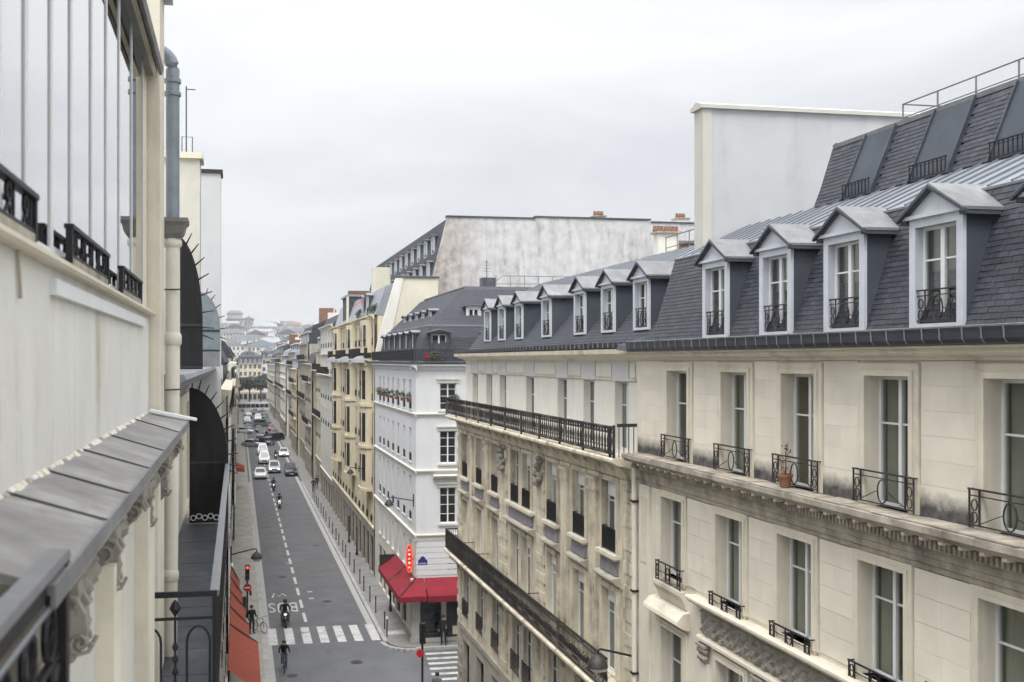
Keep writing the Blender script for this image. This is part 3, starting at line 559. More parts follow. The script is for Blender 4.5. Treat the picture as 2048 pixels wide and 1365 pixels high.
# dormers
def dormer(root, fr, uc, nb, zb, w=1.24, h=1.8, ap=.46, k=KS, guards=True, paint='dpaint', gl='glass_t', cheek='cheek', fw=.14, deep=.2, rows=(.66,), rb=1.05, panes=True):
    fz = fr.zero(); hw = w / 2; key = (fr.u, fr.n, w, h, ap, k, paint, cheek)
    def front():
        m = MB(fz); m.box(-hw - .004, -hw + fw, -.03, .03, 0, h); m.box(hw - fw, hw + .004, -.03, .03, 0, h); m.box(-hw + fw, hw - fw, -deep, .029, h - fw * 1.1, h); m.box(-hw + fw, hw - fw, -deep, .05, .0, .07); m.box(-hw + fw - .03, -hw + fw, -deep, -.03, .0, h); m.box(hw - fw, hw - fw + .03, -deep, -.03, .0, h); return m.mesh('dormer', paint)
    o = mk('dormer', cached(('dfront',) + key, front), root, fr.p(uc, nb, zb) - Vector(W[root.name]))
    def ch(s):
        m = MB(fz); m.add([(s * hw, 0, 0), (s * hw, 0, h), (s * hw, -k * h - .35, h), (s * (hw - .05), 0, 0), (s * (hw - .05), 0, h), (s * (hw - .05), -k * h - .35, h)], [(0, 1, 2), (3, 5, 4), (0, 3, 4, 1), (1, 4, 5, 2), (2, 5, 3, 0)])
        return m.mesh('cheek', cheek)
    for s in (-1, 1): mk('cheek', cached(('dch', s) + key, lambda: ch(s)), o)
    def rf():
        m = MB(fz); ov = .1; e = hw + .14; t = .05
        for s in (-1, 1):
            P = [(s * e, .16, h - .02), (s * e, -rb, h - .02), (0, -rb, h + ap), (0, .16, h + ap)]
            m.hexa(P + [(a, b, c + t) for a, b, c in P])
        return m.mesh('dormer_roof', 'zinc_lt')
    mk('dormer_roof', cached(('drf',) + key, rf), o)
    def pd():
        m = MB(fz); m.profn([(-hw - .02, h + .03), (hw + .02, h + .03), (0, h + ap - .03)], -.05, .05); m.profn([(-hw - .1, h - .015), (hw + .1, h - .015), (hw + .06, h + .045), (-hw - .06, h + .045)], -.02, .1); return m.mesh('pediment', paint)
    mk('pediment', cached(('dpd',) + key, pd), o)
    def rk():
        m = MB(fz); e = hw + .16
        for s in (-1, 1): m.hexa([(s * e, .1, h - .05), (s * e, .17, h - .05), (0, .17, h + ap - .04), (0, .1, h + ap - .04), (s * e, .1, h - .0), (s * e, .17, h - .0), (0, .17, h + ap + .012), (0, .1, h + ap + .012)])
        for s in (-1, 1): m.box(s * (hw + .07) - .06, s * (hw + .07) + .06, -k * h - .3, .1, h - .085, h - .022)
        return m.mesh('cornice_moulding', 'cheek')
    mk('cornice_moulding', cached(('drk',) + key, rk), o)
    iw, ih = w - 2 * fw, h - fw * 1.1 - .07
    def wf():
        m = MB(fz); f = .05; z0 = .07
        m.box(-iw / 2, -iw / 2 + f, -deep + .02, -deep + .08, z0, z0 + ih); m.box(iw / 2 - f, iw / 2, -deep + .02, -deep + .08, z0, z0 + ih); m.box(-iw / 2 + f, iw / 2 - f, -deep + .021, -deep + .079, z0, z0 + .07); m.box(-iw / 2 + f, iw / 2 - f, -deep + .021, -deep + .079, z0 + ih - f, z0 + ih)
        m.box(-.045, .045, -deep + .022, -deep + .095, z0 + .07, z0 + ih - f)
        for r in rows: m.box(-iw / 2 + f, iw / 2 - f, -deep + .03, -deep + .07, z0 + ih * r - .015, z0 + ih * r + .015)
        return m.mesh('window_frame', 'wframe')
    mk('window_frame', cached(('dwf', iw, ih, fr.u, fr.n, rows, deep), wf), o)
    ys = [0] + [ih * r for r in rows] + [ih]
    for i, (a, b) in enumerate(((-iw / 2, -.045), (.045, iw / 2))):
        for j in range(len(ys) - 1):
            mk('pane', cached(('dpn', iw, ih, i, j, gl, fr.u, fr.n, deep), lambda: MB(fz).box(a, b, -deep + .045, -deep + .052, .07 + ys[j], .07 + ys[j + 1]).mesh('pane', gl)), o)
    if gl == 'glass_t': mk('interior', cached(('dint', iw, ih, fr.u, fr.n), lambda: MB(fz).box(-iw / 2 - .04, iw / 2 + .04, -deep - .16, -deep - .12, 0, ih + .1).mesh('interior', 'room2')), o)
    if guards: guard(o, Fr(0, 0, *fr.u, *fr.n), 0, 0, iw + .02, .55, 0, 'ring' , 'irond', 'guard_rail', .05, .009).location = fz.p(0, -.01, .08)
    return o
for i, c in enumerate(DA):
    dd = dormer(A, FR, c, -.38, 17.52)
    MB(FR.zero()).box(-.42 if i % 2 else .1, -.1 if i % 2 else .44, -.235, -.225, .1, 1.6).build('net_curtain', 'curtain', dd) if i != 2 else None
# upper mansard with inset zinc panels
def up_n(z): return -3.02 - .4 * (z - 20.62)
um = MB(FR).prof([(-3.02, 20.55), (up_n(22.15), 22.15), (-6.5, 22.2), (-6.5, 20.4)], 7, 22.0).build('upper_mansard', 'slate_far', A)
NO = [(19.7, 20.72), (17.3, 18.42), (15.25, 16.2), (12.9, 13.9), (10.5, 11.5)]
slates(um, FR, 7.5, 21.97, 20.66, 22.1, up_n, .4, lambda u, z: any(a - .03 < u < b + .03 for a, b in NO), lambda u, z: abs(u - 16), keep=120, w=.2, e=.1)
for a, b in NO:
    m = MB(FR); m.hexa([(a, -3.0, 20.62), (b, -3.0, 20.62), (b, up_n(22.1) + .01, 22.1), (a, up_n(22.1) + .01, 22.1), (a, -2.95, 20.64), (b, -2.95, 20.64), (b, up_n(22.1) + .04, 22.12), (a, up_n(22.1) + .04, 22.12)]); m.build('inset_panel', 'cheek', A)
    for q in (a - .03, b + .0): m = MB(FR); m.hexa([(q, -3.0, 20.62), (q + .03, -3.0, 20.62), (q + .03, up_n(22.15), 22.15), (q, up_n(22.15), 22.15), (q, -2.9, 20.64), (q + .03, -2.9, 20.64), (q + .03, up_n(22.15) + .1, 22.17), (q, up_n(22.15) + .1, 22.17)]); m.build('panel_edge', 'zinc_dk', A)
    guard(A, FR, (a + b) / 2, 20.64, b - a - .06, .34, -2.93, 'bars', 'iron', 'roof_guard', .02, .008)
m = MB(FR); m.prof([(up_n(22.15) + .06, 22.1), (up_n(22.15) + .07, 22.2), (up_n(22.15) - .3, 22.26), (up_n(22.15) - .3, 22.16)], 7, 22.05); m.build('roof_edging', 'zinc_lt', A)
m = MB(FR); m.hexa([(21.99, -3.05, 20.5), (22.08, -3.05, 20.5), (22.08, -6.5, 20.5), (21.99, -6.5, 20.5), (21.99, up_n(22.2) + .03, 22.24), (22.08, up_n(22.2) + .03, 22.24), (22.08, -6.5, 22.24), (21.99, -6.5, 22.24)]); m.build('gable_end', 'zinc_dk', A)
for n_, z0 in ((-4.4, 22.2), (-5.6, 22.2)):
    rr = MB(FR).tube([(7, n_, 22.86), (20.6, n_, 22.86)], .018, 6).build('roof_railing', 'zinc_lt', A); MB(FR).tube([(7, n_, 22.55), (20.6, n_, 22.55)], .013, 6).build('rail', 'zinc_lt', rr)
    for i in range(12): MB(FR).tube([(20.6 - i * 1.15, n_, z0), (20.6 - i * 1.15, n_, 22.86)], .02, 6).build('post', 'zinc_lt', rr)
MB(FR).tube([(20.6, -4.4, 22.86), (20.6, -5.6, 22.86)], .018, 6).build('rail', 'zinc_lt', rr)
# tall party wall at the far end of A
pwl = MB().box(12.54, 24, 25.52, 26.0, 15, 23.88).build('party_wall', 'party', A)
MB().prof([(25.42, 23.88), (26.1, 23.88), (26.1, 23.98), (25.76, 24.1), (25.42, 23.98)], 12.42, 24.1).build('coping', 'partytrim', pwl)
MB().box(12.5, 12.76, 25.49, 26.02, 19.0, 23.879).build('edge_strip', 'partytrim', pwl)
# flower pot on the ledge
pot = thing('flower_pot', 'terracotta flower pot with a bare reddish twig on the stone ledge', 'flower pot', (10.38, 17.72, 14.55))
m = MB(); m.lathe([(.09, 0), (.13, .2), (.145, .2), (.145, .25), (.12, .25), (.11, .2)], 14, (10.38, 17.72, 14.56)); m.build('pot', 'terra', pot, True)
m = MB(); m.tube([(10.38, 17.72, 14.75), (10.36, 17.66, 14.95), (10.38, 17.7, 15.2), (10.36, 17.6, 15.42)], [.014, .012, .01, .006], 5); m.tube([(10.37, 17.68, 15.05), (10.33, 17.8, 15.18)], .007, 4); m.tube([(10.37, 17.68, 15.12), (10.4, 17.55, 15.3)], .007, 4)
for i in range(26):
    z = rnd.uniform(14.95, 15.45); c = Vector((10.37 + rnd.uniform(-.05, .05), 17.67 + rnd.uniform(-.09, .09), z)); a = [c + Vector((rnd.uniform(-.035, .035), rnd.uniform(-.035, .035), rnd.uniform(-.03, .03))) for _ in range(4)]; m.quad(*[tuple(q) for q in a])
m.build('twig', 'twig', pot)
for k_, (dx, s) in enumerate(((-.02, 1), (.02, -1))): m = MB(); m.ring((0, 0, 0), .06, .09, .008); mm = m.mesh('wire_ring', MT['terra']); mk('wire_ring', mm, pot, (dx, .06 * s, .3), (0, 0, R(90)))

# ================================================================ middle right building (B)
B = thing('apartment_building', 'weathered beige stone building with two long dark balconies, before the side street', 'building', (10.6, 36, 0))
bc = [46.0, 43.24, 40.5, 37.42, 35.86, 32.8, 30.05, 27.45]; bt = [45.6, 42.95, 40.65, 36.7, 32.85, 30.2, 27.5]
ops = [(c - .56, c + .56, 11.5, 13.52) for c in bc] + [(c - .56, c + .56, 7.95, 10.4) for c in bc] + [(c - .52, c + .52, 4.9, 7.0) for c in bc] + [(c - .7, c + .7, .3, 3.7) for c in bc]
m = MB(FR); m.wall(25.5, 47.5, 4.2, 14.2, [o for o in ops if o[2] > 4], .28); m.box(25.55, 47.48, -12, -.4, 0, 14.1); m.build('wall', 'bstone', B)
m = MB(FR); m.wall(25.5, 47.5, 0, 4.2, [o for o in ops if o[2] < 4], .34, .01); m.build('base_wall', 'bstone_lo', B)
m = MB(FR); m.wall(25.5, 47.5, 14.2, 17.06, [(c - .52, c + .52, 14.36, 16.38) for c in bt], .3, -.35); m.box(25.55, 47.48, -12, -.72, 14.1, 17.4); m.build('attic_wall', 'bwhite', B)
for i, c in enumerate(bc):
    window(B, FR, c, 11.5, 1.12, 2.02, .22, (.7,), 2, .05, 'wframe', 'glassg' if i % 3 == 2 else 'glass'); window(B, FR, c, 7.95, 1.12, 2.45, .22, (.7,), 2, .05, 'wframe', 'glassg' if i % 4 == 1 else 'glass')
    window(B, FR, c, 4.9, 1.04, 2.1, .22, (.7,), 2, .05, 'wframe', 'glassb'); window(B, FR, c, .3, 1.4, 3.4, .3, (.75,), 1, .06, 'irond', 'glassb', 'shop_window')
    if i > 3:
        MB(FR).box(c - .5, c + .5, -.21, -.12, 13.05, 13.5).build('blind', 'wframe', B); MB(FR).box(c - .5, c + .5, -.21, -.12, 9.98, 10.38).build('blind', 'wframe', B)
    guard(B, FR, c, 11.5, 1.1, .68, .04, 'dense', 'iron'); guard(B, FR, c, 4.9, 1.1, .8, .06, 'bars', 'iron')
    if i not in (3, 4):
        m = MB(FR); m.box(c - .74, c + .74, 0, .2, 11.38, 11.49); m.box(c - .68, c + .68, 0, .14, 11.32, 11.38); m.build('sill', 'stone_trim', B)
        MB(FR).hexa([(c - .64, 0, 10.9), (c + .64, 0, 10.9), (c + .64, .1, 10.9), (c - .64, .1, 10.9), (c - .64, 0, 11.32), (c + .64, 0, 11.32), (c + .64, .055, 11.32), (c - .64, .055, 11.32)]).build('apron', 'apron', B)
        m = MB(FR); m.prof([(-.01, 10.88), (.26, 10.84), (.27, 10.78), (.18, 10.7), (.08, 10.62), (-.01, 10.6)], c - .78, c + .78); m.build('window_hood', 'bstone_lo', B)
m = MB(FR); m.box(34.9, 38.4, 0, .2, 11.38, 11.49); m.box(35.0, 38.3, 0, .14, 11.3, 11.38); m.build('sill', 'stone_trim', B)
MB(FR).hexa([(35.1, 0, 10.9), (38.2, 0, 10.9), (38.2, .1, 10.9), (35.1, .1, 10.9), (35.1, 0, 11.3), (38.2, 0, 11.3), (38.2, .055, 11.3), (35.1, .055, 11.3)]).build('apron', 'apron', B)
m = MB(FR); m.prof([(-.01, 10.88), (.28, 10.84), (.29, 10.78), (.18, 10.7), (.08, 10.62), (-.01, 10.6)], 34.85, 38.45); m.build('window_hood', 'bstone_lo', B)
for c in bt:
    window(B, FR, c, 14.37, 1.04, 2.0, .26, (.66,), 2, .05, 'wframe', 'glass', n0=-.35)
    MB(FR).box(c - .62, c + .62, -.35, -.31, 16.4, 16.98).build('lintel_panel', 'wplaster', B)
for a, b in zip([47.4] + bt, bt + [25.7]):
    if a - b > 1.5: MB(FR).box(b + .72, a - .72, -.35, -.315, 16.5, 16.9).build('frieze_panel', 'bwhite', B); MB(FR).box(b + .6, a - .6, -.35, -.28, 16.42, 16.47).build('moulding', 'stone_trim', B)
for c in bc: MB(FR).box(c - .7, c + .7, .0, .03, 13.62, 13.66).build('moulding', 'bstone_lo', B)
for z in (7.98, 11.15): MB(FR).box(25.5, 47.5, 0, .035, z + 2.6, z + 2.66).build('string_course', 'bstone_lo', B)
def surr(c, z0, z1, w):
    m = MB(FR); surround(m, c, z0, z1, w, .14, .045); m.build('window_surround', 'bstone', B)
for c in bc: surr(c, 11.5, 13.52, 1.12); surr(c, 7.95, 10.4, 1.12)
for a, b in ((44.38, 44.9), (41.55, 42.1), (31.1, 31.7), (28.45, 29.05)):
    MB(FR).box(a, b, 0, .09, 7.95, 13.1).build('pilaster', 'bstone', B)
    m = MB(FR); m.box(a - .05, b + .05, 0, .13, 13.1, 13.2); m.box(a - .02, b + .02, 0, .1, 13.2, 13.42); m.box(a - .08, b + .08, 0, .16, 13.42, 13.52); m.build('capital', 'bstone', B)
    MB(FR).box(a - .04, b + .04, .0, .12, 7.93, 8.3).build('pilaster_base', 'bstone', B)
for u in (47.0, 44.62, 41.85, 39.0, 34.15, 31.4, 28.75, 26.0): MB(FR).box(u - .5, u + .5, 0, .05, 13.56, 13.66).build('impost', 'stone_trim', B)
for a, b in ((25.62, 26.2), (33.72, 34.5), (38.7, 39.55), (46.95, 47.5)):      # toothed quoin chains, stone by stone
    for i in range(41):
        z = .4 + i * .325; e = .1 if i % 2 else 0
        if 7.55 < z < 7.95: continue
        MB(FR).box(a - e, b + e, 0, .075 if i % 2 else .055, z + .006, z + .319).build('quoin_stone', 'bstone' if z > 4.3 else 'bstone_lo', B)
for u, z in ((39.1, 13.0), (34.1, 13.0)):
    m = MB(FR); 
    for i in range(26): m.lathe([(.01, 0), (.1, .05), (.12, .12), (.06, .2), (.01, .22)], 6, (u + rnd.uniform(-.28, .28), .06 + rnd.uniform(0, .14), z - .5 + rnd.uniform(0, .95)))
    m.build('carved_cartouche', 'carved', B, True)
for i in range(22):
    u = 26 + i * .98; MB(FR).prof([(0, 14.05), (.28, 14.05), (.26, 13.98), (.1, 13.86), (.05, 13.76), (0, 13.74)], u, u + .17).build('bracket', 'bstone', B)
m = MB(FR); m.prof([(-.36, 14.36), (.66, 14.36), (.7, 14.32), (.7, 14.25), (.62, 14.2), (.5, 14.14), (.3, 14.1), (.15, 14.06), (.1, 13.74), (.04, 13.68), (-.01, 13.66)], 25.5, 47.55); m.build('balcony_cornice', 'bstone', B)
m = MB(FR); m.box(25.6, 47.5, .61, .67, 14.45, 14.5); m.box(25.6, 47.5, .6, .68, 15.16, 15.21); m.box(25.6, 47.5, .625, .655, 15.02, 15.05); m.box(25.52, 25.58, .61, .67, 14.37, 15.25); m.box(47.44, 47.5, .61, .67, 14.37, 15.25); 
bl = m.build('balustrade', 'baluster', B)
me = MB().lathe([(.03, 0), (.026, .05), (.014, .1), (.034, .25), (.036, .33), (.014, .5), (.03, .6), (.03, .66)], 7).mesh('baluster', 'baluster', (0, 0, 0), True)
for i in range(98): mk('baluster', me, bl, FR.p(25.75 + i * .221, .64, 14.5) - Vector(W[bl.name]))
for q in (25.53,): MB(FR).box(q - .02, q + .02, -.3, .55, 15.2, 15.29).build('end_rail', 'irond', bl); [MB(FR).ring((0, 0, 0), .01, .01, .004) for _ in ()]
m = MB(FR); 
for i in range(6): m.tube([(25.53, -.2 + i * .14, 14.38), (25.53, -.2 + i * .14, 15.2)], .014, 5)
m.build('end_bars', 'irond', bl)
m = MB(FR)
for i in range(98): m.ring((25.86 + i * .221, .64, 15.1), .06, .05, .012, 8, 4); m.ring((25.86 + i * .221, .64, 14.6), .07, .08, .012, 8, 4)
tag(m.build('scrollwork', 'baluster', bl), kind='stuff')
for i in range(11): MB(FR).box(25.8 + i * 2.16, 25.86 + i * 2.16, .61, .67, 14.37, 15.22).build('post', 'baluster', bl)
# lower long balcony
m = MB(FR); m.prof([(-.01, 7.9), (.72, 7.9), (.76, 7.86), (.76, 7.78), (.68, 7.73), (.3, 7.68), (.1, 7.58), (-.01, 7.55)], 25.9, 47.5); m.build('balcony_slab', 'bstone', B)
for i in range(9): u = 26.3 + i * 2.6; MB(FR).prof([(0, 7.55), (.0, 6.9), (.12, 6.95), (.2, 7.2), (.5, 7.45), (.58, 7.72), (.0, 7.72)], u, u + .24).build('console', 'bstone_lo', B)
r1 = bar_rail(B, FR, 25.95, 47.45, 7.9, .97, .68, .11, 'irond', 'balcony_railing', 'baluster', .016)
m = MB(FR)
for i in range(105): u = 26.05 + i * .2035; m.ring((u, .68, 8.35), .075, .13, .012, 8, 4); m.ring((u, .68, 8.13), .06, .07, .01, 7, 4)
tag(m.build('scrollwork', 'irond', r1), kind='stuff')
MB(FR).box(47.43, 47.47, -.0, .67, 8.8, 8.86).build('end_rail', 'irond', r1); m = MB(FR)
for i in range(6): m.tube([(47.45, .08 + i * .1, 7.9), (47.45, .08 + i * .1, 8.8)], .014, 5)
m.build('end_bars', 'irond', r1)
for u in (44.2, 41.5, 34.2): m = MB(FR); m.box(u - .012, u + .012, .02, .66, 8.72, 8.75); m.ring((0, 0, 0), .001, .001, .0005, 3, 3); m.build('divider_bar', 'iron', r1)
MB(FR).box(25.5, 47.5, 0, .08, 4.2, 4.42).build('string_course', 'bstone_lo', B)
# top cornice, gutter, roof
m = MB(FR); m.prof([(-.36, 16.98), (-.28, 16.98), (-.2, 17.06), (-.05, 17.08), (.1, 17.14), (.22, 17.18), (.24, 17.3), (.12, 17.33), (-.36, 17.34)], 25.35, 47.6); m.build('top_cornice', 'stone_trim', B)
m = MB(FR); m.prof([(.12, 17.335), (.22, 17.35), (.27, 17.42), (.28, 17.5), (.25, 17.5), (.2, 17.42), (-.1, 17.42), (-.5, 17.56), (-.5, 17.5)], 25.45, 47.6); m.build('gutter', 'gutter', B)
me = MB(FR.zero()).box(-.014, .014, 0, .02, 0, .15).mesh('gutter_bracket', 'zinc_lt')
for i in range(54): mk('gutter_bracket', me, B, FR.p(25.7 + i * .405, .275, 17.35) - Vector(W[B.name]))
MB(FR).prof([(-.45, 17.5), (-2.27, 19.78), (-2.8, 19.7), (-2.8, 17.4)], 25.5, 47.5).build('mansard_roof', 'slate_far', B)
MB(FR).prof([(-2.22, 19.76), (-2.21, 19.8), (-2.45, 19.9), (-2.45, 19.84)], 25.5, 47.5).build('ridge_flashing', 'zinc', B)
zr = MB(FR).prof([(-2.3, 19.7), (-3.9, 20.6), (-8, 20.2), (-12, 19.2), (-12, 17), (-2.5, 17)], 25.5, 47.4).build('roof_deck', 'zinc', B)
zincroof(zr, FR, 26.05, 47.4, (-2.26, 19.83), (-3.92, 20.7), .55)
for c in (44.7, 42.2, 39.5, 35.8, 32.1, 29.5, 26.9): dormer(B, FR, c, -.72, 17.86, 1.12, 1.5, .42, .8, True, gl='glass_t', fw=.12, rb=1.75)
# safety rail on roof of B
rr = MB(FR).tube([(27.5, -4.2, 21.35), (33.0, -4.2, 21.3)], .02, 6).build('roof_railing', 'zinc_lt', B)
for i in range(7): MB(FR).tube([(27.5 + i * .92, -4.2, 20.4), (27.5 + i * .92, -4.2, 21.34)], .018, 5).build('post', 'zinc_lt', rr)
MB(FR).tube([(27.5, -4.2, 20.95), (33.0, -4.2, 20.93)], .015, 5).build('rail', 'zinc_lt', rr)

# ---- wall lamps
def wall_lamp(label, x, y, z, dx, s=1.0, group='wall-mounted street lamps'):
    t = thing('street_lamp', label, 'street lamp', (x, y, z), group); sg = 1 if dx > 0 else -1
    MB().box(x - .03, x + .03, y - .06 * s, y + .06 * s, z - .35 * s, z + .4 * s).build('wall_bracket', 'iron', t)
    m = MB(); m.tube([(x, y, z), (x + dx * .5, y, z + .14 * s), (x + dx * .92, y, z + .25 * s), (x + dx * .99, y, z + .22 * s), (x + dx, y, z + .1 * s)], .032 * s, 7); m.build('arm', 'iron', t, True)
    m = MB(); m.lathe([(.04 * s, .12 * s), (.09 * s, .08 * s), (.2 * s, -.02 * s), (.27 * s, -.14 * s), (.28 * s, -.22 * s), (.25 * s, -.22 * s)], 16, (x + dx, y, z)); m.build('shade', 'irond', t, True)
    m = MB(); m.lathe([(.24 * s, -.2 * s), (.2 * s, -.3 * s), (.1 * s, -.36 * s), (.01, -.37 * s)], 14, (x + dx, y, z)); m.build('lens', 'lampoff', t, True)
    return t
wall_lamp('black wall lamp with domed grey shade between the cream and beige near facades', 10.55, 25.55, 9.0, -1.05, 1.0)
wall_lamp('black wall lamp on a long arm at the white corner building', 10.48, 59.6, 8.5, -1.5, 1.0)
wall_lamp('black wall lamp on the warm beige facade beyond the white building', 10.45, 79.5, 8.2, -1.6, 1.0)
wall_lamp('black wall lamp reaching out over the left pavement above the traffic light', -.3, 46.0, 8.2, 1.15, .95)

# ================================================================ white corner building with the red awning
FW = Fr(10.5, 0, 0, 1, -1, 0); FE = Fr(0, 58.86, 1, 0, 0, -1)
Wb = thing('corner_building', 'white painted corner building with slate mansard above a red awning', 'building', (10.5, 58.86, 0))
wy = [74.13, 72.15, 70.05, 67.82, 65.55, 63.18, 60.86]; ex = [12.46, 15.4, 18.4]
LV = [(14.0, 15.82), (10.8, 12.85), (7.2, 9.9), (4.1, 5.95)]
m = MB(FW); m.wall(58.86, 77, 6.5, 16.6, [(y - .42, y + .42, a, b) for y in wy for a, b in LV[:3]], .2); m.build('wall', 'wplaster', Wb)
m = MB(FE); m.wall(10.5, 30, 6.5, 16.6, [(x - .5, x + .5, a, b - (.2 if i == 0 else .1 if i == 1 else .55)) for x in ex for i, (a, b) in enumerate(LV[:3])], .22); m.build('wall', 'wplaster', Wb)
m = MB(FW); m.wall(58.87, 77, 0, 6.5, [(y - .45, y + .45, *LV[3]) for y in wy] + [(y - .8, y + .8, .2, 3.2) for y in wy[:-1]], .25, .005); m.build('lower_wall', 'greywall', Wb)
m = MB(FE); m.wall(10.52, 30, 3.9, 6.5, [(12.75 - .35, 12.75 + .35, 4.25, 5.9)], .22, .005); m.build('lower_wall', 'wplaster', Wb)
MB().box(11.0, 30, 59.3, 76.9, 0, 16.7).build('core', 'shop', Wb)
for i in range(7): MB(FE).box(10.5, 13.6, .006, .03, 4.12 + i * .34, 4.12 + i * .34 + .3).build('rustic_course', 'wplaster', Wb)
for z in (6.5, 10.35, 13.75):
    t = .16 if z > 7 else .3
    for fr, a, b in ((FW, 58.7, 77), (FE, 10.36, 30)): m = MB(fr); m.prof([(0, z - t), (.04, z - t), (.06, z - .04), (.14, z), (.14, z + .07), (0, z + .1)], a, b); m.build('string_course', 'greywall', Wb)
for fr, a, b in ((FW, 58.5, 77), (FE, 10.15, 30)):
    m = MB(fr); m.prof([(0, 16.4), (.06, 16.4), (.1, 16.55), (.25, 16.62), (.33, 16.68), (.33, 16.76), (0, 16.8)], a, b); m.build('cornice', 'wplaster', Wb)
    m = MB(fr); m.prof([(-.3, 16.801), (.34, 16.78), (.4, 16.83), (.4, 16.92), (.34, 16.95), (-.3, 16.9)], a - .06, b); m.build('gutter', 'zinc_dk', Wb)
for y in wy:
    for i, (a, b) in enumerate(LV):
        window(Wb, FW, y, a, .84 if i < 3 else .9, b - a, .13, (.66,), 2, .045, 'wframe', 'glassb', split=False)
        if i < 3: guard(Wb, FW, y, a, .8, .5, -.02, 'dense', 'iron')
        MB(FW).box(y - .55, y + .55, 0, .07, a - .08, a).build('sill', 'wplaster', Wb)
for x in ex:
    for i, (a, b) in enumerate(LV[:3]):
        b -= (.2, .1, .55)[i]; window(Wb, FE, x, a, 1.0, b - a, .2, (.26, .52, .78), 2, .05, 'wframe', 'glassb')
        MB(FE).box(x - .62, x + .62, 0, .1, a - .12, a).build('sill', 'greywall', Wb)
        m = MB(FE); m.box(x - .66, x + .66, 0, .05, b + .02, b + .22); m.box(x - .7, x + .7, 0, .12, b + .22, b + .3)
        if i == 2: m.prof([(0, b + .55), (.08, b + .5), (.3, b + .66), (.34, b + .74), (0, b + .82)], x - .95, x + .75)
        m.build('window_head', 'greywall', Wb)
window(Wb, FE, 12.75, 4.25, .7, 1.65, .18, (.5,), 2, .045, 'wframe', 'glass')
# roof: steep slate skirt and hipped upper slope
prf = [(.3, 16.9), (.42, 17.6), (.62, 18.4), (1.0, 19.1), (1.06, 19.14), (3.6, 21.55), (4.2, 21.75)]
def ring_(i): return [(10.5 + i, 77.0), (10.5 + i, 58.86 + i), (30.0, 58.86 + i)]
for nm, mat, ids, rg in (('mansard_roof', 'slate_far', (0, 1), (0, 4)), ('mansard_roof', 'slate_farx', (1, 2), (0, 4)), ('upper_roof', 'slate_far', (0, 1), (4, 6)), ('upper_roof', 'slate_farx', (1, 2), (4, 6))):
    m = MB()
    for k in range(*rg):
        a, b = ring_(prf[k][0]), ring_(prf[k + 1][0]); i, j = ids
        m.quad((*a[i], prf[k][1]), (*a[j], prf[k][1]), (*b[j], prf[k + 1][1]), (*b[i], prf[k + 1][1]))
    m.build(nm, mat, Wb)
MB().box(14.4, 30, 63.0, 77, 21.7, 21.78).build('roof_terrace', 'zinc_lt', Wb)
m = MB(); m.tube([(11.5, 77, 19.12), (11.5, 59.87, 19.12), (30, 59.87, 19.12)], .05, 5); m.build('break_moulding', 'zinc_lt', Wb)
for y in (62.5, 65, 67.5, 70, 72.5, 75): dormer(Wb, FW, y, -.42, 17.0, .95, 1.75, .12, .3, False, 'zinc_dk', 'glassb', 'zinc_dk', .1, .12, (.5,), .5)
for y in (63.5, 66.0, 68.5, 71, 73.5): dormer(Wb, FW, y, -1.75, 19.45, .9, .75, .1, 1.2, False, 'dpaint', 'glass', 'zinc_dk', .12, .1, (), 1.2)
dormer(Wb, FE, 12.0, -.42, 16.95, 1.15, 1.75, .14, .3, False, 'zinc_dk', 'glassb', 'zinc_dk', .12, .2, (.35, .7), .6)
dormer(Wb, FE, 15.3, -.42, 16.95, 1.15, 1.75, .14, .3, False, 'zinc_dk', 'glassb', 'zinc_dk', .12, .2, (.35, .7), .6)
dormer(Wb, FE, 14.45, -1.75, 19.62, .95, .75, .06, 1.4, False, 'dpaint', 'glassb', 'zinc_dk', .16, .1, (), 1.3)
bar_rail(Wb, FW, 58.75, 77, 16.93, .72, .22, .09, 'iron', 'roof_railing', 'baluster', .02, False); bar_rail(Wb, FE, 10.3, 30, 16.93, .72, .22, .13, 'iron', 'roof_railing', 'baluster', .012, False)
for x, h in ((14.2, .8), (14.6, .65), (14.95, .9), (15.4, .7)): MB().lathe([(.16, 0), (.13, h * .7), (.17, h * .75), (.15, h)], 8, (x + 3, 75.0, 21.7)).build('chimney_pot', 'terra', Wb, True)
rr = MB().tube([(17.2, 66.2, 22.3), (17.8, 66, 22.75), (27.5, 66, 22.75)], .03, 5).build('terrace_railing', 'zinc_lt', Wb); MB().tube([(17.2, 66, 22.2), (27.5, 66, 22.3)], .025, 5).build('rail', 'zinc_lt', rr)
for i in range(11): MB().tube([(17.3 + i, 66, 21.7), (17.3 + i, 66, 22.75)], .028, 5).build('post', 'zinc_lt', rr)
MB().box(16.0, 16.9, 64.6, 65.4, 21.7, 22.5).build('vent_box', 'zinc_dk', Wb)
m = MB(); m.tube([(16.4, 65, 22.5), (16.4, 65, 23.7)], .03, 5)
for i in range(4): m.tube([(16.15 + i * .03, 65, 22.95 + i * .2), (16.65 - i * .03, 65, 22.95 + i * .2)], .016, 4)
m.build('antenna', 'zinc_dk', Wb)
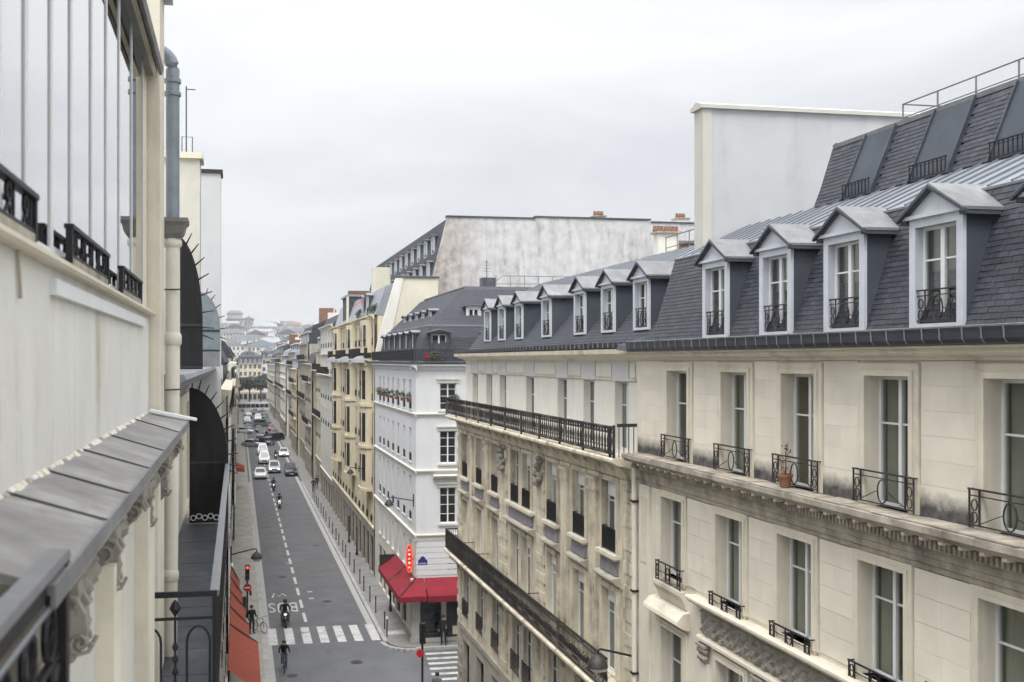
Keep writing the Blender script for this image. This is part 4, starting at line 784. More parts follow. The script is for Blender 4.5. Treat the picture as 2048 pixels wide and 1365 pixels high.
# shopfront and awning
MB(FE).box(10.2, 30, -.4, .01, 0, .35).build('shop_plinth', 'shopl', Wb)
for a, b in ((10.25, 10.75), (12.05, 12.35), (15.6, 15.9)): MB(FE).box(a, b, -.4, .03, .35, 3.3).build('shop_pillar', 'shopl', Wb)
MB(FE).box(10.2, 30, -.4, .04, 3.3, 3.9).build('fascia_board', 'shopl', Wb)
window(Wb, FE, 11.4, .36, 1.26, 2.9, .12, (), 1, .05, 'shop', 'glassb', 'shop_window'); window(Wb, FE, 14.0, .2, 3.2, 3.1, .12, (.8,), 1, .05, 'shop', 'glassb', 'shop_window')
MB(FE).box(12.75, 13.6, -.1, -.04, .5, 1.0).build('shop_poster', MT['flower'] and 'yellow', Wb)
for y in wy[:-1]: window(Wb, FW, y, .2, 1.6, 3.0, .2, (.75,), 2, .05, 'shop', 'glassb', 'shop_window', split=False)
aw = thing('shop_awning', 'red cloth awning wrapping round the corner shop', 'awning', (10.5, 58.86, 3))
def canopy(root, P, mat, name, t=.02):
    (o0, o1, i1, i0) = [Vector(q) for q in P]; n = 6; k = max(2, int((o1 - o0).length / .28)); V = []; F = []
    for a in range(n + 1):
        for b in range(k + 1):
            s, q = a / n, b / k; pt = (o0 * (1 - q) + o1 * q) * (1 - s) + (i0 * (1 - q) + i1 * q) * s; pt.z -= .07 * math.sin(math.pi * s) * (1 + .35 * math.sin(b * 2.4)) + .012 * math.sin(b * 3.1); V.append(tuple(pt))
    for a in range(n):
        for b in range(k): c = a * (k + 1) + b; F.append((c, c + 1, c + k + 2, c + k + 1))
    MB().add(V, F).build(name, mat, root, True)
def canopy_flat(root, P, mat, name, t=.02):
    k = len(P); MB().add(P + [(x, y, z - t) for x, y, z in P], [tuple(range(k)), tuple(range(2 * k - 1, k - 1, -1))] + [(i, (i + 1) % k, k + (i + 1) % k, k + i) for i in range(k)]).build(name, mat, root)
o_ = [(9.3, 66.4), (9.3, 57.65), (15.8, 57.65)]; i_ = [(10.47, 66.4), (10.47, 58.83), (15.8, 58.83)]; zi, zo = 3.98, 3.16
ys_ = [66.4, 63.6, 60.9]
canopy(aw, [(9.3, 66.4, zo), (9.3, 62.05, zo), (10.47, 62.4, zi), (10.47, 66.4, zi)], 'red', 'awning_panel'); canopy(aw, [(9.3, 62.0, zo), (9.3, 57.65, zo), (10.47, 58.83, zi), (10.47, 62.35, zi)], 'red', 'awning_panel')
canopy(aw, [(9.3, 57.65, zo), (10.95, 57.65, zo), (10.95, 58.83, zi), (10.47, 58.83, zi)], 'red', 'awning_panel'); canopy(aw, [(11.0, 57.6, zo), (15.8, 57.6, zo), (15.8, 58.83, zi), (11.0, 58.83, zi)], 'red', 'awning_panel')
MB().box(9.28, 9.3, 57.65, 66.4, zo - .32, zo).build('valance', 'red', aw); MB().box(9.28, 10.95, 57.62, 57.645, zo - .32, zo - .001).build('valance', 'red', aw); MB().box(11.0, 15.8, 57.58, 57.605, zo - .36, zo - .001).build('valance', 'red', aw)
m = MB(); m.tube([(9.29, 57.63, zo + .01), (10.47, 58.84, zi + .01)], .03, 5); m.tube([(9.29, 62.02, zo + .01), (10.47, 62.37, zi + .01)], .02, 5); m.tube([(9.29, 66.4, zo + .01), (10.47, 66.4, zi + .01)], .03, 5); m.build('awning_frame', 'iron', aw)
MB().box(9.35, 10.46, 66.36, 66.42, zo - .3, zi).build('end_panel', 'shop', aw)
sg = thing('shop_sign', 'upright red neon sign with an oval outline over the red awning', 'sign', (10.25, 59.77, 4.1))
m = MB(); m.profz([(9.98 + .27 + .27 * math.cos(a) * 0 + 0, 0) for a in ()] or [(0, 0)], 0, 0) if False else None
MB(Fr(10.24, 59.77, 1, 0, 0, -1)).profn([(.17 * math.cos(a), 4.98 + .82 * math.sin(a)) for a in [i * math.pi / 12 for i in range(24)]], -.08, .06).build('sign_body', 'signred', sg)
MB(Fr(10.24, 59.77, 1, 0, 0, -1)).tube([(.17 * math.cos(a), .07, 4.98 + .82 * math.sin(a)) for a in [i * math.pi / 12 for i in range(24)]], .03, 5, True).build('neon_tube', 'neon', sg)
for i in range(5): mm_ = MB(Fr(10.24, 59.77, 1, 0, 0, -1)); z_ = 5.5 - i * .26; (mm_.ring((0, .07, z_), .05, .06, .016, 10) if i % 2 else mm_.tube([(-.06, .07, z_ - .06), (0, .07, z_ + .06), (.06, .07, z_ - .06)], .016, 4)); mm_.build('sign_mark', 'neonw', sg)
MB().box(10.35, 10.52, 59.7, 59.8, 4.9, 5.0).build('sign_arm', 'iron', sg)
pq = thing('street_plaque', 'small dark blue street name plaque with a rounded top on the white corner', 'sign', (10.9, 58.8, 5))
MB(FE).profn([(10.62, 4.78), (11.18, 4.78), (11.18, 5.05), (11.06, 5.1), (11.03, 5.22), (10.9, 5.28), (10.77, 5.22), (10.74, 5.1), (10.62, 5.05)], .031, .05).build('plate', 'signblue', pq); MB(FE).box(10.68, 11.12, .051, .055, 4.84, 4.87).build('border', 'signw', pq)

# generic helpers for vegetation
def leafball(m, c, r, n, s=.06, sq=(1, 1, 1)):
    for i in range(n):
        d = Vector((rnd.gauss(0, 1), rnd.gauss(0, 1), rnd.gauss(0, 1))).normalized() * r * rnd.uniform(.45, 1.08)
        p = Vector(c) + Vector((d.x * sq[0], d.y * sq[1], d.z * sq[2])); a = Vector((rnd.gauss(0, 1), rnd.gauss(0, 1), rnd.gauss(0, 1))).normalized() * s; b = a.orthogonal().normalized() * s * .6
        m.quad(tuple(p - a), tuple(p - b), tuple(p + a), tuple(p + b))
def potplant(label, x, y, z, mat='leaf', r=.22, n=60, group=None, pots='hedge', box=None):
    t = thing('potted_plant', label, 'plant', (x, y, z), group)
    if box: MB().box(x - box[0], x + box[0], y - box[1], y + box[1], z, z + .18).build('planter', pots, t)
    else: MB().lathe([(.1, 0), (.14, .2), (.15, .22), (.12, .22)], 9, (x, y, z)).build('pot', 'terra', t, True)
    m = MB(); leafball(m, (x, y, z + .2 + r * .6), r, n, r * .28); m.build('leaves', mat, t); return t
potplant('red flowering plant on the white corner balcony', 11.15, 58.78, 16.94, 'flower', .2, 60); potplant('yellow green plant beside the red flowers on the corner balcony', 11.6, 58.76, 16.94, 'leaf', .3, 80); potplant('small pale pot plant below the white corner dormer', 12.1, 58.76, 16.94, 'leaf', .14, 40)
for i, y in enumerate(wy): potplant('green window-box plant on the white building, ' + ['farthest from', 'sixth from', 'fifth from', 'fourth from', 'third from', 'second from', 'nearest'][i] + ' the street corner', 10.42, y, 14.42, 'leaf', .26, 70, 'window-box plants on the white building', box=(.1, .36))
potplant('green window-box plant beside the balustrade on the white end wall', 12.85, 58.74, 14.32, 'leaf', .3, 90, box=(.36, .1))

# ================================================================ generic old street buildings
def street_block(name, label, fr, u0, u1, zt, mat, floors, nw, ww=.9, roof='slate_far', mz=2.4, base='beige_lo', bz=3.6, balc=(), body=11, group=None, glass='glass', dorm=True, gd=True, stack=True, roofname='mansard_roof', detail=True):
    t = thing(name, label, 'building', fr.p((u0 + u1) / 2, 0, 0), group)
    cs_ = [u0 + (u1 - u0) * (i + .5) / nw for i in range(nw)]
    m = MB(fr); m.wall(u0, u1, bz, zt, [(c - ww / 2, c + ww / 2, a, b) for c in cs_ for a, b in floors], .22); m.box(u0 + .02, u1 - .02, -body, -.26, 0, zt - .02); m.build('wall', mat, t)
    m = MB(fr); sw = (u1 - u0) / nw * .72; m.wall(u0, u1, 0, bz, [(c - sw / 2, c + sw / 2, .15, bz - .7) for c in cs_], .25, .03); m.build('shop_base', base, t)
    for c in cs_:
        window(t, fr, c, .15, sw, bz - .85, .2, (), 1, .06, 'shop', 'glassb', 'shop_window', split=False)
        for a, b in floors:
            window(t, fr, c, a, ww, b - a, .2, (.66,) if detail else (), 2, .05, 'wframe', glass, split=False)
            if gd: guard(t, fr, c, a, ww, .55 if b - a > 1.6 else .4, .05, 'bars', 'iron', t=.014)
    m = MB(fr); m.prof([(0, zt - .3), (.08, zt - .3), (.15, zt - .12), (.35, zt - .02), (.35, zt + .08), (0, zt + .12)], u0, u1); m.build('cornice', mat, t)
    m = MB(fr); m.prof([(0, bz - .05), (.12, bz), (.12, bz + .12), (0, bz + .18)], u0, u1); m.build('string_course', mat, t)
    for z in balc:
        m = MB(fr); m.prof([(0, z), (.6, z), (.62, z - .08), (.5, z - .16), (0, z - .3)], u0 + .1, u1 - .1); m.build('balcony', mat, t)
        bar_rail(t, fr, u0 + .12, u1 - .12, z, .9, .56, .16, 'iron', 'balcony_railing', 'baluster', .018, False)
    if mz:
        MB(fr).prof([(-.15, zt + .1), (-.9, zt + mz * .8), (-2.6, zt + mz), (-body, zt + mz), (-body, zt), (-.2, zt)], u0 + .02, u1 - .02).build(roofname, roof, t)
        if dorm:
            for c in cs_[::1 if nw < 8 else 2]: dormer(t, fr, c, -.22, zt + .25, .9, min(1.5, mz * .6), .25, .3, False, 'dpaint', 'glassb', 'zinc_dk', .12, .12, (), .8)
    if stack:
        for u in (u0 + .5, u1 - .5):
            ch = MB(fr).box(u - .3, u + .3, -body * .7, -3.2, zt, zt + mz + 1.3).build('chimney', 'bwhite', t)
            for i in range(4): MB().lathe([(.13, 0), (.1, .45), (.13, .5)], 6, tuple(fr.p(u, -3.6 - i * .8, zt + mz + 1.3))).build('chimney_pot', 'terra', ch)
    return t
E1 = street_block('apartment_building', 'warm beige ornate building with rounded bay windows beyond the white corner building', FW, 77.4, 112, 20.5, 'beige', [(18.2, 19.8), (13.8, 16.3), (10.4, 12.9), (7.2, 9.6), (4.2, 6.4)], 13, 1.0, 'zinc', 2.9, 'beige_lo', 3.8, (17.1,), body=5, roofname='zinc_mansard', dorm=False, stack=False)
def bay(root, fr, uc, w, z0, z1, mat, n=.75, rows=((13.9, 16.2), (10.5, 12.8), (7.4, 9.5))):
    P = [(uc - w / 2, 0), (uc - w * .42, n * .6), (uc - w * .2, n), (uc + w * .2, n), (uc + w * .42, n * .6), (uc + w / 2, 0)]
    b = MB(fr).profz(P, z0, z1).build('bay_window', mat, root)
    for z in (z0, 10.1, 13.4, z1): MB(fr).profz([(u + (u - uc) * .06, v + .1) for u, v in P[1:-1]] + [(P[-1][0] + .1, 0), (P[0][0] - .1, 0)], z - .1, z + .12).build('moulding', mat, b)
    for a, c in rows:
        for i in range(1, 4):
            (ua, na), (ub, nb) = P[i], P[i + 1]; m = MB(fr); f = .16
            pa = (ua + (ub - ua) * f, na + (nb - na) * f + .015); pb = (ua + (ub - ua) * (1 - f), na + (nb - na) * (1 - f) + .015)
            m.quad((*pa, a), (*pb, a), (*pb, c), (*pa, c)); m.build('pane', 'glassb', b)
    m = MB(fr); m.lathe([(w * .48, 0), (w * .44, .25), (w * .3, .5), (w * .1, .62), (.02, .66)], 12, (uc, .1, z1 + .1)); m.build('bay_cap', 'zinc_lt', b, True)
    MB(fr).profz([(u, v * .9) for u, v in P], 17.6, 20.2).build('upper_bay', mat, b)
    for i in range(1, 4):
        (ua, na), (ub, nb) = P[i], P[i + 1]; f = .2; pa = (ua + (ub - ua) * f, (na + (nb - na) * f) * .9 + .02); pb = (ua + (ub - ua) * (1 - f), (na + (nb - na) * (1 - f)) * .9 + .02)
        m = MB(fr); m.quad((*pa, 18.1), (*pb, 18.1), (*pb, 19.8), (*pa, 19.8)); m.build('pane', 'glassb', b)
bay(E1, FW, 80.2, 3.2, 6.7, 16.7, 'beige'); bay(E1, FW, 91.5, 3.2, 6.7, 16.7, 'beige'); bay(E1, FW, 104, 3.2, 6.7, 16.7, 'beige')
m = MB(); m.profn([(10.6, 5), (10.6, 17.7), (11.0, 19.5), (12.2, 23.45), (15.5, 23.45), (15.5, 21.5), (17.5, 21.2), (17.5, 5)], 77.0, 77.42); m.build('gable_wall', 'yellow', E1)
m = MB(); m.profn([(10.58, 16), (10.58, 17.72), (10.98, 19.52), (12.16, 23.47), (12.75, 23.47), (11.9, 19.5), (11.5, 17.7), (11.5, 16)], 76.93, 77.45); m.build('gable_edge', 'bwhite', E1)
MB().prof([(76.9, 23.44), (77.5, 23.44), (77.5, 23.56), (77.2, 23.62), (76.9, 23.56)], 12.1, 15.6).build('coping', 'zinc_dk', E1)
MB(FW).box(98.5, 104, -2.4, -.3, 20.6, 23.3).build('large_dormer', 'cheek', E1); MB(FW).box(98.4, 104.1, -2.5, -.1, 23.3, 23.5).build('dormer_roof', 'zinc', E1); MB(FW).box(98.42, 98.9, -.32, -.12, 20.6, 23.3).build('dormer_post', 'yellow', E1)
for y, c in ((84, 'dpaint'), (87.2, 'dpaint')): dormer(E1, FW, y, -.3, 20.75, 1.3, 1.7, .2, .3, False, c, 'glassb', 'zinc_dk', .16, .15, (), .9)
MB(FW).hexa([(84.9, -.3, 22.3), (86.4, -.3, 22.3), (86.4, .7, 21.6), (84.9, .7, 21.6), (84.9, -.3, 22.33), (86.4, -.3, 22.33), (86.4, .7, 21.63), (84.9, .7, 21.63)]).build('sun_blind', 'flower', E1)
for y, w_ in ((79, 'nearest the pale gable'), (80.2, 'second from the pale gable'), (82.5, 'before the first dormer'), (88.5, 'just past the red blind'), (90, 'farthest from the gable')): potplant('leafy green plant on the beige roof edge, ' + w_, 10.9, y, 20.62, 'leaf_dk', .45, 90, 'plants along the beige roof edge', box=(.15, .4))
MB().box(13.4, 15.2, 100, 101, 22, 26.4).build('chimney_wall', 'yellow', E1)

# tall building behind with the weathered party wall
E2 = thing('tall_building', 'tall building behind the roofs with a blotched weathered blank wall', 'building', (28, 90, 0))
MB().profn([(15.6, 10), (15.6, 23.4), (16.9, 28.7), (24.3, 28.72), (24.3, 28.95), (34.5, 28.75), (46, 28.5), (46, 10)], 80, 80.5).build('party_wall', 'weather', E2)
for a, b, z in ((16.8, 24.3, 28.72), (24.3, 34.5, 28.86), (34.5, 46, 28.66)): MB().prof([(79.9, z), (80.6, z), (80.6, z + .12), (79.9, z + .12)], a, b).build('coping', 'zinc_dk', E2)
for x in (20.2, 24.3, 29.0): MB().box(x, x + .09, 79.96, 80.0, 21, 28.6).build('wall_seam', 'weather', E2)
MB().box(16.9, 45, 80.5, 124, 8, 28.4).build('body', 'dkwall', E2)
F2 = Fr(15.6, 0, 0, 1, -1, 0)
MB(F2).prof([(0, 23.2), (-1.3, 28.6), (-2, 28.6), (-2, 8), (0, 8)], 80.5, 124).build('mansard_roof', 'slate_far', E2)
for i in range(12):
    y = 82.5 + i * 3.4; dormer(E2, F2, y, -.15, 23.7, 1.3, 1.5, .12, .24, False, 'dpaint', 'glassb', 'zinc_dk', .16, .12, (), .9); dormer(E2, F2, y + .8, -.72, 26.0, 1.4, 1.5, .1, .24, False, 'dpaint', 'glassb', 'zinc_dk', .16, .12, (), .9)
for x, w in ((29.6, .9), (37.0, 1.1)):
    c = MB().box(x, x + w, 80.2, 81.2, 28.5, 29.1).build('chimney', 'bwhite', E2)
    MB().box(x - .1, x + w + .1, 80.1, 81.3, 29.1, 29.2).build('chimney_cap', 'stone_grey', c)
    for i in range(3): MB().lathe([(.12, 0), (.16, .15), (.12, .35), (.15, .4)], 7, (x + .18 + i * .3, 80.7, 29.2)).build('chimney_pot', 'terra', c)
cs2 = thing('chimney_stack', 'white chimney block with a row of clay pots above the railed roof', 'chimney', (34.4, 76, 20))
MB().box(33.2, 34.9, 75.5, 76.5, 19.5, 27.2).build('stack', 'bwhite', cs2); MB().box(33.0, 35.1, 75.3, 76.7, 27.2, 27.35).build('cap', 'stone_grey', cs2)
for i in range(7): MB().lathe([(.13, 0), (.17, .12), (.12, .4), (.16, .45)], 7, (33.1 + i * .31, 76, 27.35)).build('chimney_pot', 'terra', cs2)
bk_ = thing('brick_outbuilding', 'brown brick roof hut with upright ribs behind the railed roof', 'building', (38, 78, 20))
MB().box(35.2, 44, 77, 79.5, 18, 26.6).build('wall', 'brick', bk_); MB().box(35.1, 44.1, 76.8, 79.6, 26.6, 26.8).build('flat_roof', 'zinc_lt', bk_)
for i in range(9): MB().box(35.5 + i * .9, 35.75 + i * .9, 76.85, 77, 23.5, 26.4).build('rib', 'terra', bk_)

# further buildings on both sides
specs = [(112, 128.5, 21.0, 'greywall', 5, 1.6, 0, 'light grey building with tall plain windows past the beige one'), (128.5, 143, 18.2, 'bstone', 5, 3.4, -.5, 'beige stone building with iron balconies next to the light grey facade'), (143, 157, 16.4, 'dkwall', 5, 2.0, .1, 'low sooty building midway along the right of the street'), (157, 178, 19.6, 'bstone_lo', 7, 3.6, -.3, 'tall dull beige building beside the waiting cars'),
         (178, 196, 15.4, 'beige', 6, 4.2, .2, 'warm building with a high roof beyond the waiting cars'), (196, 222, 18.6, 'dkwall', 8, 2.2, -.6, 'dark building on the right with a flat roof before the crossing'), (222, 250, 16.2, 'bwhite', 8, 3.8, .1, 'whitish building on the right near the end of the street'), (250, 290, 19.0, 'bstone_lo', 9, 2.4, -.4, 'tall grey beige building on the right near the far trees'), (290, 335, 15.6, 'greywall', 9, 4.0, 0, 'pale building on the right close to the far trees'), (335, 382, 18.4, 'bstone', 10, 2.8, -.5, 'last building on the right before the square')]
for a, b, z, mt, nw, mz_, dx, lb in specs:
    fr_ = Fr(10.5 - dx, 0, 0, 1, -1, 0); f = [(z - 2.5 - i * 3.1, z - .5 - i * 3.1) for i in range(4)]; bb = street_block('apartment_building', lb, fr_, a, b, z, mt, f, nw, 1.0, 'slate_far' if nw % 2 else 'zinc', mz_, 'beige_lo', 3.4, (f[0][0] - .05, f[2][0] - .05) if mt not in ('greywall', 'bwhite') else (f[1][0] - .05,), group='street buildings on the right', glass='glassb', detail=False, dorm=mz_ > 2.1)
    for k in range(3): u = a + (b - a) * (.25 + .25 * k); MB(fr_).box(u - .4, u + .4, -4.5 - k, -2.2 - k, z, z + mz_ + rnd.uniform(1.2, 3)).build('chimney', 'bwhite' if k % 2 else 'brick', bb)
    MB(fr_).box(a + .3, b - .3, 0, .18, f[1][1] + .25, f[1][1] + .42).build('string_course', mt, bb); MB(fr_).box(a, a + .35, 0, .1, 3.6, z - .35).build('edge_pilaster', mt, bb)
FL = Fr(-.42, 0, 0, 1, 1, 0)
specs = [(31, 47, 16.0, 'bstone_lo', 5, 1.4, .12, 'dull narrow-looking facade on the left past the iron spike screens'), (47, 68, 16.8, 'greywall', 7, 2, 0, 'light grey facade on the left above the orange awning'), (68, 95, 15.2, 'bstone_lo', 8, 2.4, .1, 'beige facade on the left behind the traffic light'), (95, 128, 17.2, 'dkwall', 9, 2, -.1, 'dark facade on the left opposite the bollards'), (128, 165, 15.4, 'bstone', 9, 3, .1, 'cream facade on the left beside the front cars'), (165, 215, 17.6, 'greywall', 11, 2, -.1, 'pale facade on the left beside the traffic queue'), (215, 285, 15.6, 'bstone_lo', 12, 3.4, .1, 'dull facade on the left near the far square'), (285, 375, 17.8, 'dkwall', 12, 2, 0, 'last building on the left before the square')]
for a, b, z, mt, nw, mz_, dx, lb in specs:
    f = [(z - 2.5 - i * 3.1, z - .5 - i * 3.1) for i in range(4)]; street_block('apartment_building', lb, Fr(-.42 - dx, 0, 0, 1, 1, 0), a, b, z, mt, f, nw, 1.0, 'slate_far', mz_, 'beige_lo', 3.3, (f[0][0] - .05,) if a > 60 else (), group='street buildings on the left', glass='glassb', detail=False, dorm=False)
def FY(y): return Fr(0, y, 1, 0, 0, -1)
for i, (a, b, y, z, mt, nw, lb) in enumerate(((-34, -16, 436, 15, 'bstone', 6, 'cream building left of the far square'), (-16, .4, 436, 14.5, 'greywall', 6, 'grey building at the left edge of the far square'), (.4, 10.2, 436, 15.6, 'bstone', 5, 'grey stone building facing down the street behind the far trees'), (10.2, 16.6, 437, 17.5, 'wplaster', 3, 'narrow white building with small dark windows behind the far trees'), (16.6, 30, 436, 13.6, 'beige', 5, 'warm building to the right of the narrow white one'), (30, 52, 437, 15.5, 'bstone_lo', 7, 'beige building at the right of the far square'))):
    f = [(z - 2.3 - k * 3.0, z - .5 - k * 3.0) for k in range(4)]; street_block('apartment_building', lb, FY(y), a, b, z, mt, f, nw, 1.1, 'slate_farx', 3.6, 'beige_lo', 3.2, (f[2][0] - .05,) if mt == 'bstone' else (), group='buildings across the far square', glass='glassb', detail=False, gd=False, dorm=True)

# ================================================================ near left building (the viewer's own)
FN = Fr(-.875, 0, 0, 1, 1, 0)
L = thing('studio_building', 'near left building with tall studio glazing above a white plaster band and zinc ledge', 'building', (-.875, 6, 0))
m = MB(FN); m.box(-3, 10.32, -.45, 0, 16.3, 17.44); m.build('plaster_band', 'plaster', L)
MB(FN).box(-3, 10.3, -6, -.5, 0, 20).build('body', 'greywall', L)
m = MB(FN); m.prof([(-.3, 17.441), (.055, 17.441), (.07, 17.455), (.07, 17.475), (-.3, 17.5)], -3, 10.3); m.build('sill', 'stone_trim', L)
MB(FN).box(4.95, 9.6, 0, .035, 17.31, 17.385).build('timber_strip', 'wframe', L)
MB(FN).tube([(4.2, .012, 17.44), (4.25, .012, 17.25)], .008, 5).build('crack_cover', 'stone_grey', L)
ml = [1.2, 1.9, 2.6, 3.3, 3.95, 4.45, 5.02, 5.61, 6.36, 7.08, 7.82, 8.73, 9.75]
for i in range(len(ml) - 1): window(L, FN, (ml[i] + ml[i + 1]) / 2, 17.5, ml[i + 1] - ml[i] - .004, 2.42, .02, (), 1, .026 if i % 2 else .04, 'wframe', 'glass_sky', 'studio_window', ft=.018)
MB(FN).box(9.76, 10.3, -.3, -.02, 17.45, 19.95).build('end_panel', 'stone_trim', L)
MB(FN).box(-3, 10.28, -.46, -.44, 17.45, 19.95).build('bright_backing', 'curtain', L)  # pale backing added behind the glazing so the panes look bright
for a, b in ((2.75, 4.26), (5.15, 6.57), (7.37, 8.79)):
    MB(FN).box(a, b, .0, .07, 17.476, 17.51).build('rail_footing', 'stone_grey', L)
    g = MB(FN); c = (a + b) / 2; hw = (b - a) / 2
    g.box(a - .02, b + .02, .035, .08, 17.65, 17.672); g.box(a, b, .048, .068, 17.515, 17.527)
    for q in (a, b): g.box(q - .014, q + .014, .042, .074, 17.48, 17.65)
    k = int((b - a) / .26)
    for i in range(k): u = a + (b - a) * (i + .5) / k; g.ring((u, .058, 17.61), .034, .034, .009, 10, 4); g.tube([(u - .05, .058, 17.527), (u, .058, 17.575), (u + .05, .058, 17.527)], .008, 4); g.tube([(u + .085, .058, 17.527), (u + .085, .058, 17.65)], .009, 4)
    g.build('cast_iron_guard', 'iron', L)
# eaves and gutter
MB(FN).box(-3, 10.3, -.1, .03, 19.92, 20.02).build('head_beam', 'stone_trim', L)
MB(FN).box(-3, 10.25, .03, .06, 19.86, 20.05).build('soffit_board', 'bstone_lo', L)
MB(FN).box(-3, 10.2, .06, .1, 19.8, 20.05).build('fascia', 'stone_trim', L)
m = MB(FN); m.prof([(.1, 19.86), (.115, 19.8), (.145, 19.8), (.16, 19.86), (.155, 19.89), (.135, 19.84), (.11, 19.87)], -3, 10.1); m.build('gutter', 'hopper', L)
MB(FN).prof([(.1, 19.84), (.0, 20.06), (-5, 22.5), (-5, 20.06)], -3, 10.3).build('zinc_roof', 'zinc', L)
# end pier with its cap
pier = MB().box(-1.9, -.77, 10.33, 10.95, 10, 20.8).build('end_pier', 'stone_trim', L); MB().box(-1.95, -.68, 10.3, 11.0, 20.8, 20.92).build('pier_cap', 'zinc', pier)
# downpipe, hopper
px_, py_ = -.695, 11.15
m = MB(); m.tube([(px_ - .34, py_ - .02, 20.38)] + [(px_ - .2 + .2 * math.cos(a), py_, 20.16 + .2 * math.sin(a)) for a in [R(105 - 15 * k) for k in range(8)]] + [(px_, py_, 20.05), (px_, py_, 18.48)], .074, 14); dp = m.build('zinc_downpipe', 'pipe_z', L, True)
for z in (20.0, 19.86): MB().lathe([(.075, 0), (.09, .01), (.09, .05), (.075, .06)], 14, (px_, py_, z)).build('collar', 'pipe_z', dp, True)
hp = MB().add([(px_ + s * a, py_ + t * a, z) for a, z in ((.17, 18.53), (.17, 18.49), (.14, 18.45), (.12, 18.37), (.085, 18.32)) for s, t in ((-1, -1), (1, -1), (1, 1), (-1, 1))], [(k * 4 + i, k * 4 + (i + 1) % 4, k * 4 + 4 + (i + 1) % 4, k * 4 + 4 + i) for k in range(4) for i in range(4)] + [(0, 1, 2, 3), (16, 17, 18, 19)]).build('hopper', 'hopper', L)
cp = MB().tube([(px_, py_, 18.33), (px_, py_, 17.0), (px_ - .01, py_, 16), (px_ - .03, py_, 14), (px_ - .03, py_, 0.1)], .078, 14).build('cream_downpipe', 'pipe_c', L, True)
MB().lathe([(.079, 0), (.1, .03), (.1, .07), (.082, .1)], 14, (px_, py_, 18.22)).build('collar', 'pipe_c', cp, True)
for z in (17.16, 14.6, 12): MB().lathe([(.08, 0), (.096, .02), (.096, .1), (.08, .14)], 14, (px_ - (.03 if z < 15 else 0), py_, z)).build('collar', 'pipe_c', cp, True)
for z in (17.76, 16.68): MB().tube([(px_ - .09, py_ - .1, z), (px_ + .09, py_ - .085, z + .005)], .008, 5).build('wire_clamp', 'irond', cp)
MB().tube([(-.84, 11.05, 18.3), (-.84, 11.05, 16.4)], .022, 8).build('conduit', 'pipe_c', L, True)
# zinc ledge, sheet by sheet, over a carved cornice
us = [2.9, 4.05, 4.85, 5.95, 7.1, 8.9, 10.68]
for i in range(len(us) - 1):
    a, b = us[i] + .004, us[i + 1] - .004; MB(FN).hexa([(a, -.02, 16.46), (b, -.02, 16.46), (b, .37, 16.345), (a, .37, 16.345), (a, -.02, 16.495), (b, -.02, 16.495), (b, .375, 16.372), (a, .375, 16.372)]).build('zinc_sheet', 'ledge', L)
    if i: MB(FN).hexa([(us[i] - .011, .0, 16.48), (us[i] + .011, .0, 16.48), (us[i] + .011, .376, 16.37), (us[i] - .011, .376, 16.37), (us[i] - .006, .0, 16.498), (us[i] + .006, .0, 16.498), (us[i] + .006, .378, 16.38), (us[i] - .006, .378, 16.38)]).build('sheet_joint', 'irond', L)
MB(FN).hexa([(2.9, .365, 16.31), (10.68, .365, 16.31), (10.68, .379, 16.31), (2.9, .379, 16.31), (2.9, .365, 16.377), (10.68, .365, 16.377), (10.68, .379, 16.377), (2.9, .379, 16.377)]).build('ledge_lip', 'zinc_lt', L)
for k in range(70):
    u = 2.85 + k * .111 + rnd.uniform(-.02, .02); Lk = rnd.uniform(.09, .17); m = MB(FN); hh = rnd.uniform(.004, .022); ww_ = rnd.uniform(.012, .03)
    m.hexa([(u, -.01, 16.482), (u + Lk, -.01, 16.482), (u + Lk * rnd.uniform(.85, 1.05), ww_, 16.48), (u + rnd.uniform(-.01, .02), ww_, 16.48), (u + .01, -.01, 16.497 + hh), (u + Lk * .95, -.01, 16.494 + hh), (u + Lk * .85, ww_ * .5, 16.491), (u + .015, ww_ * .6, 16.493)]); m.build('mortar_fragment', ('stone_trim', 'stone_trim', 'stone_grey', 'plaster')[k % 4], L)
bn = thing('timber_offcut', 'white painted board end lying at the far end of the zinc ledge', 'board', (-.6, 10.4, 16.45)); MB().hexa([(-.84, 10.0, 16.5), (-.42, 10.6, 16.37), (-.42, 10.72, 16.37), (-.84, 10.12, 16.5), (-.84, 10.0, 16.525), (-.42, 10.6, 16.395), (-.42, 10.72, 16.395), (-.84, 10.12, 16.525)]).build('plank', 'wframe', bn)
m = MB(FN); m.prof([(-.02, 16.34), (.33, 16.34), (.33, 16.24), (.27, 16.2), (.22, 16.1), (.12, 16.0), (.08, 15.9), (-.02, 15.88)], 3.3, 10.6); m.build('ledge_cornice', 'stone_trim', L)
MB(FN).box(-3, 3.2, -.04, .12, 12, 16.3).build('painted_dark_recess', 'shop', L)  # solid dark box; its colour stands in for the unlit window interior
m = MB(FN); m.box(3.2, 10.6, -.3, .1, 12, 15.9); m.build('lower_wall', 'greywall', L)
for a, b in ((5.75, 6.35), (7.9, 8.5)): MB(FN).box(a, b, .1, .2, 12, 15.85).build('pilaster', 'stone_trim', L)
for a, b in ((3.9, 4.2), (9.4, 9.7)): MB(FN).box(a, b, .1, .16, 12, 15.85).build('pilaster', 'stone', L)
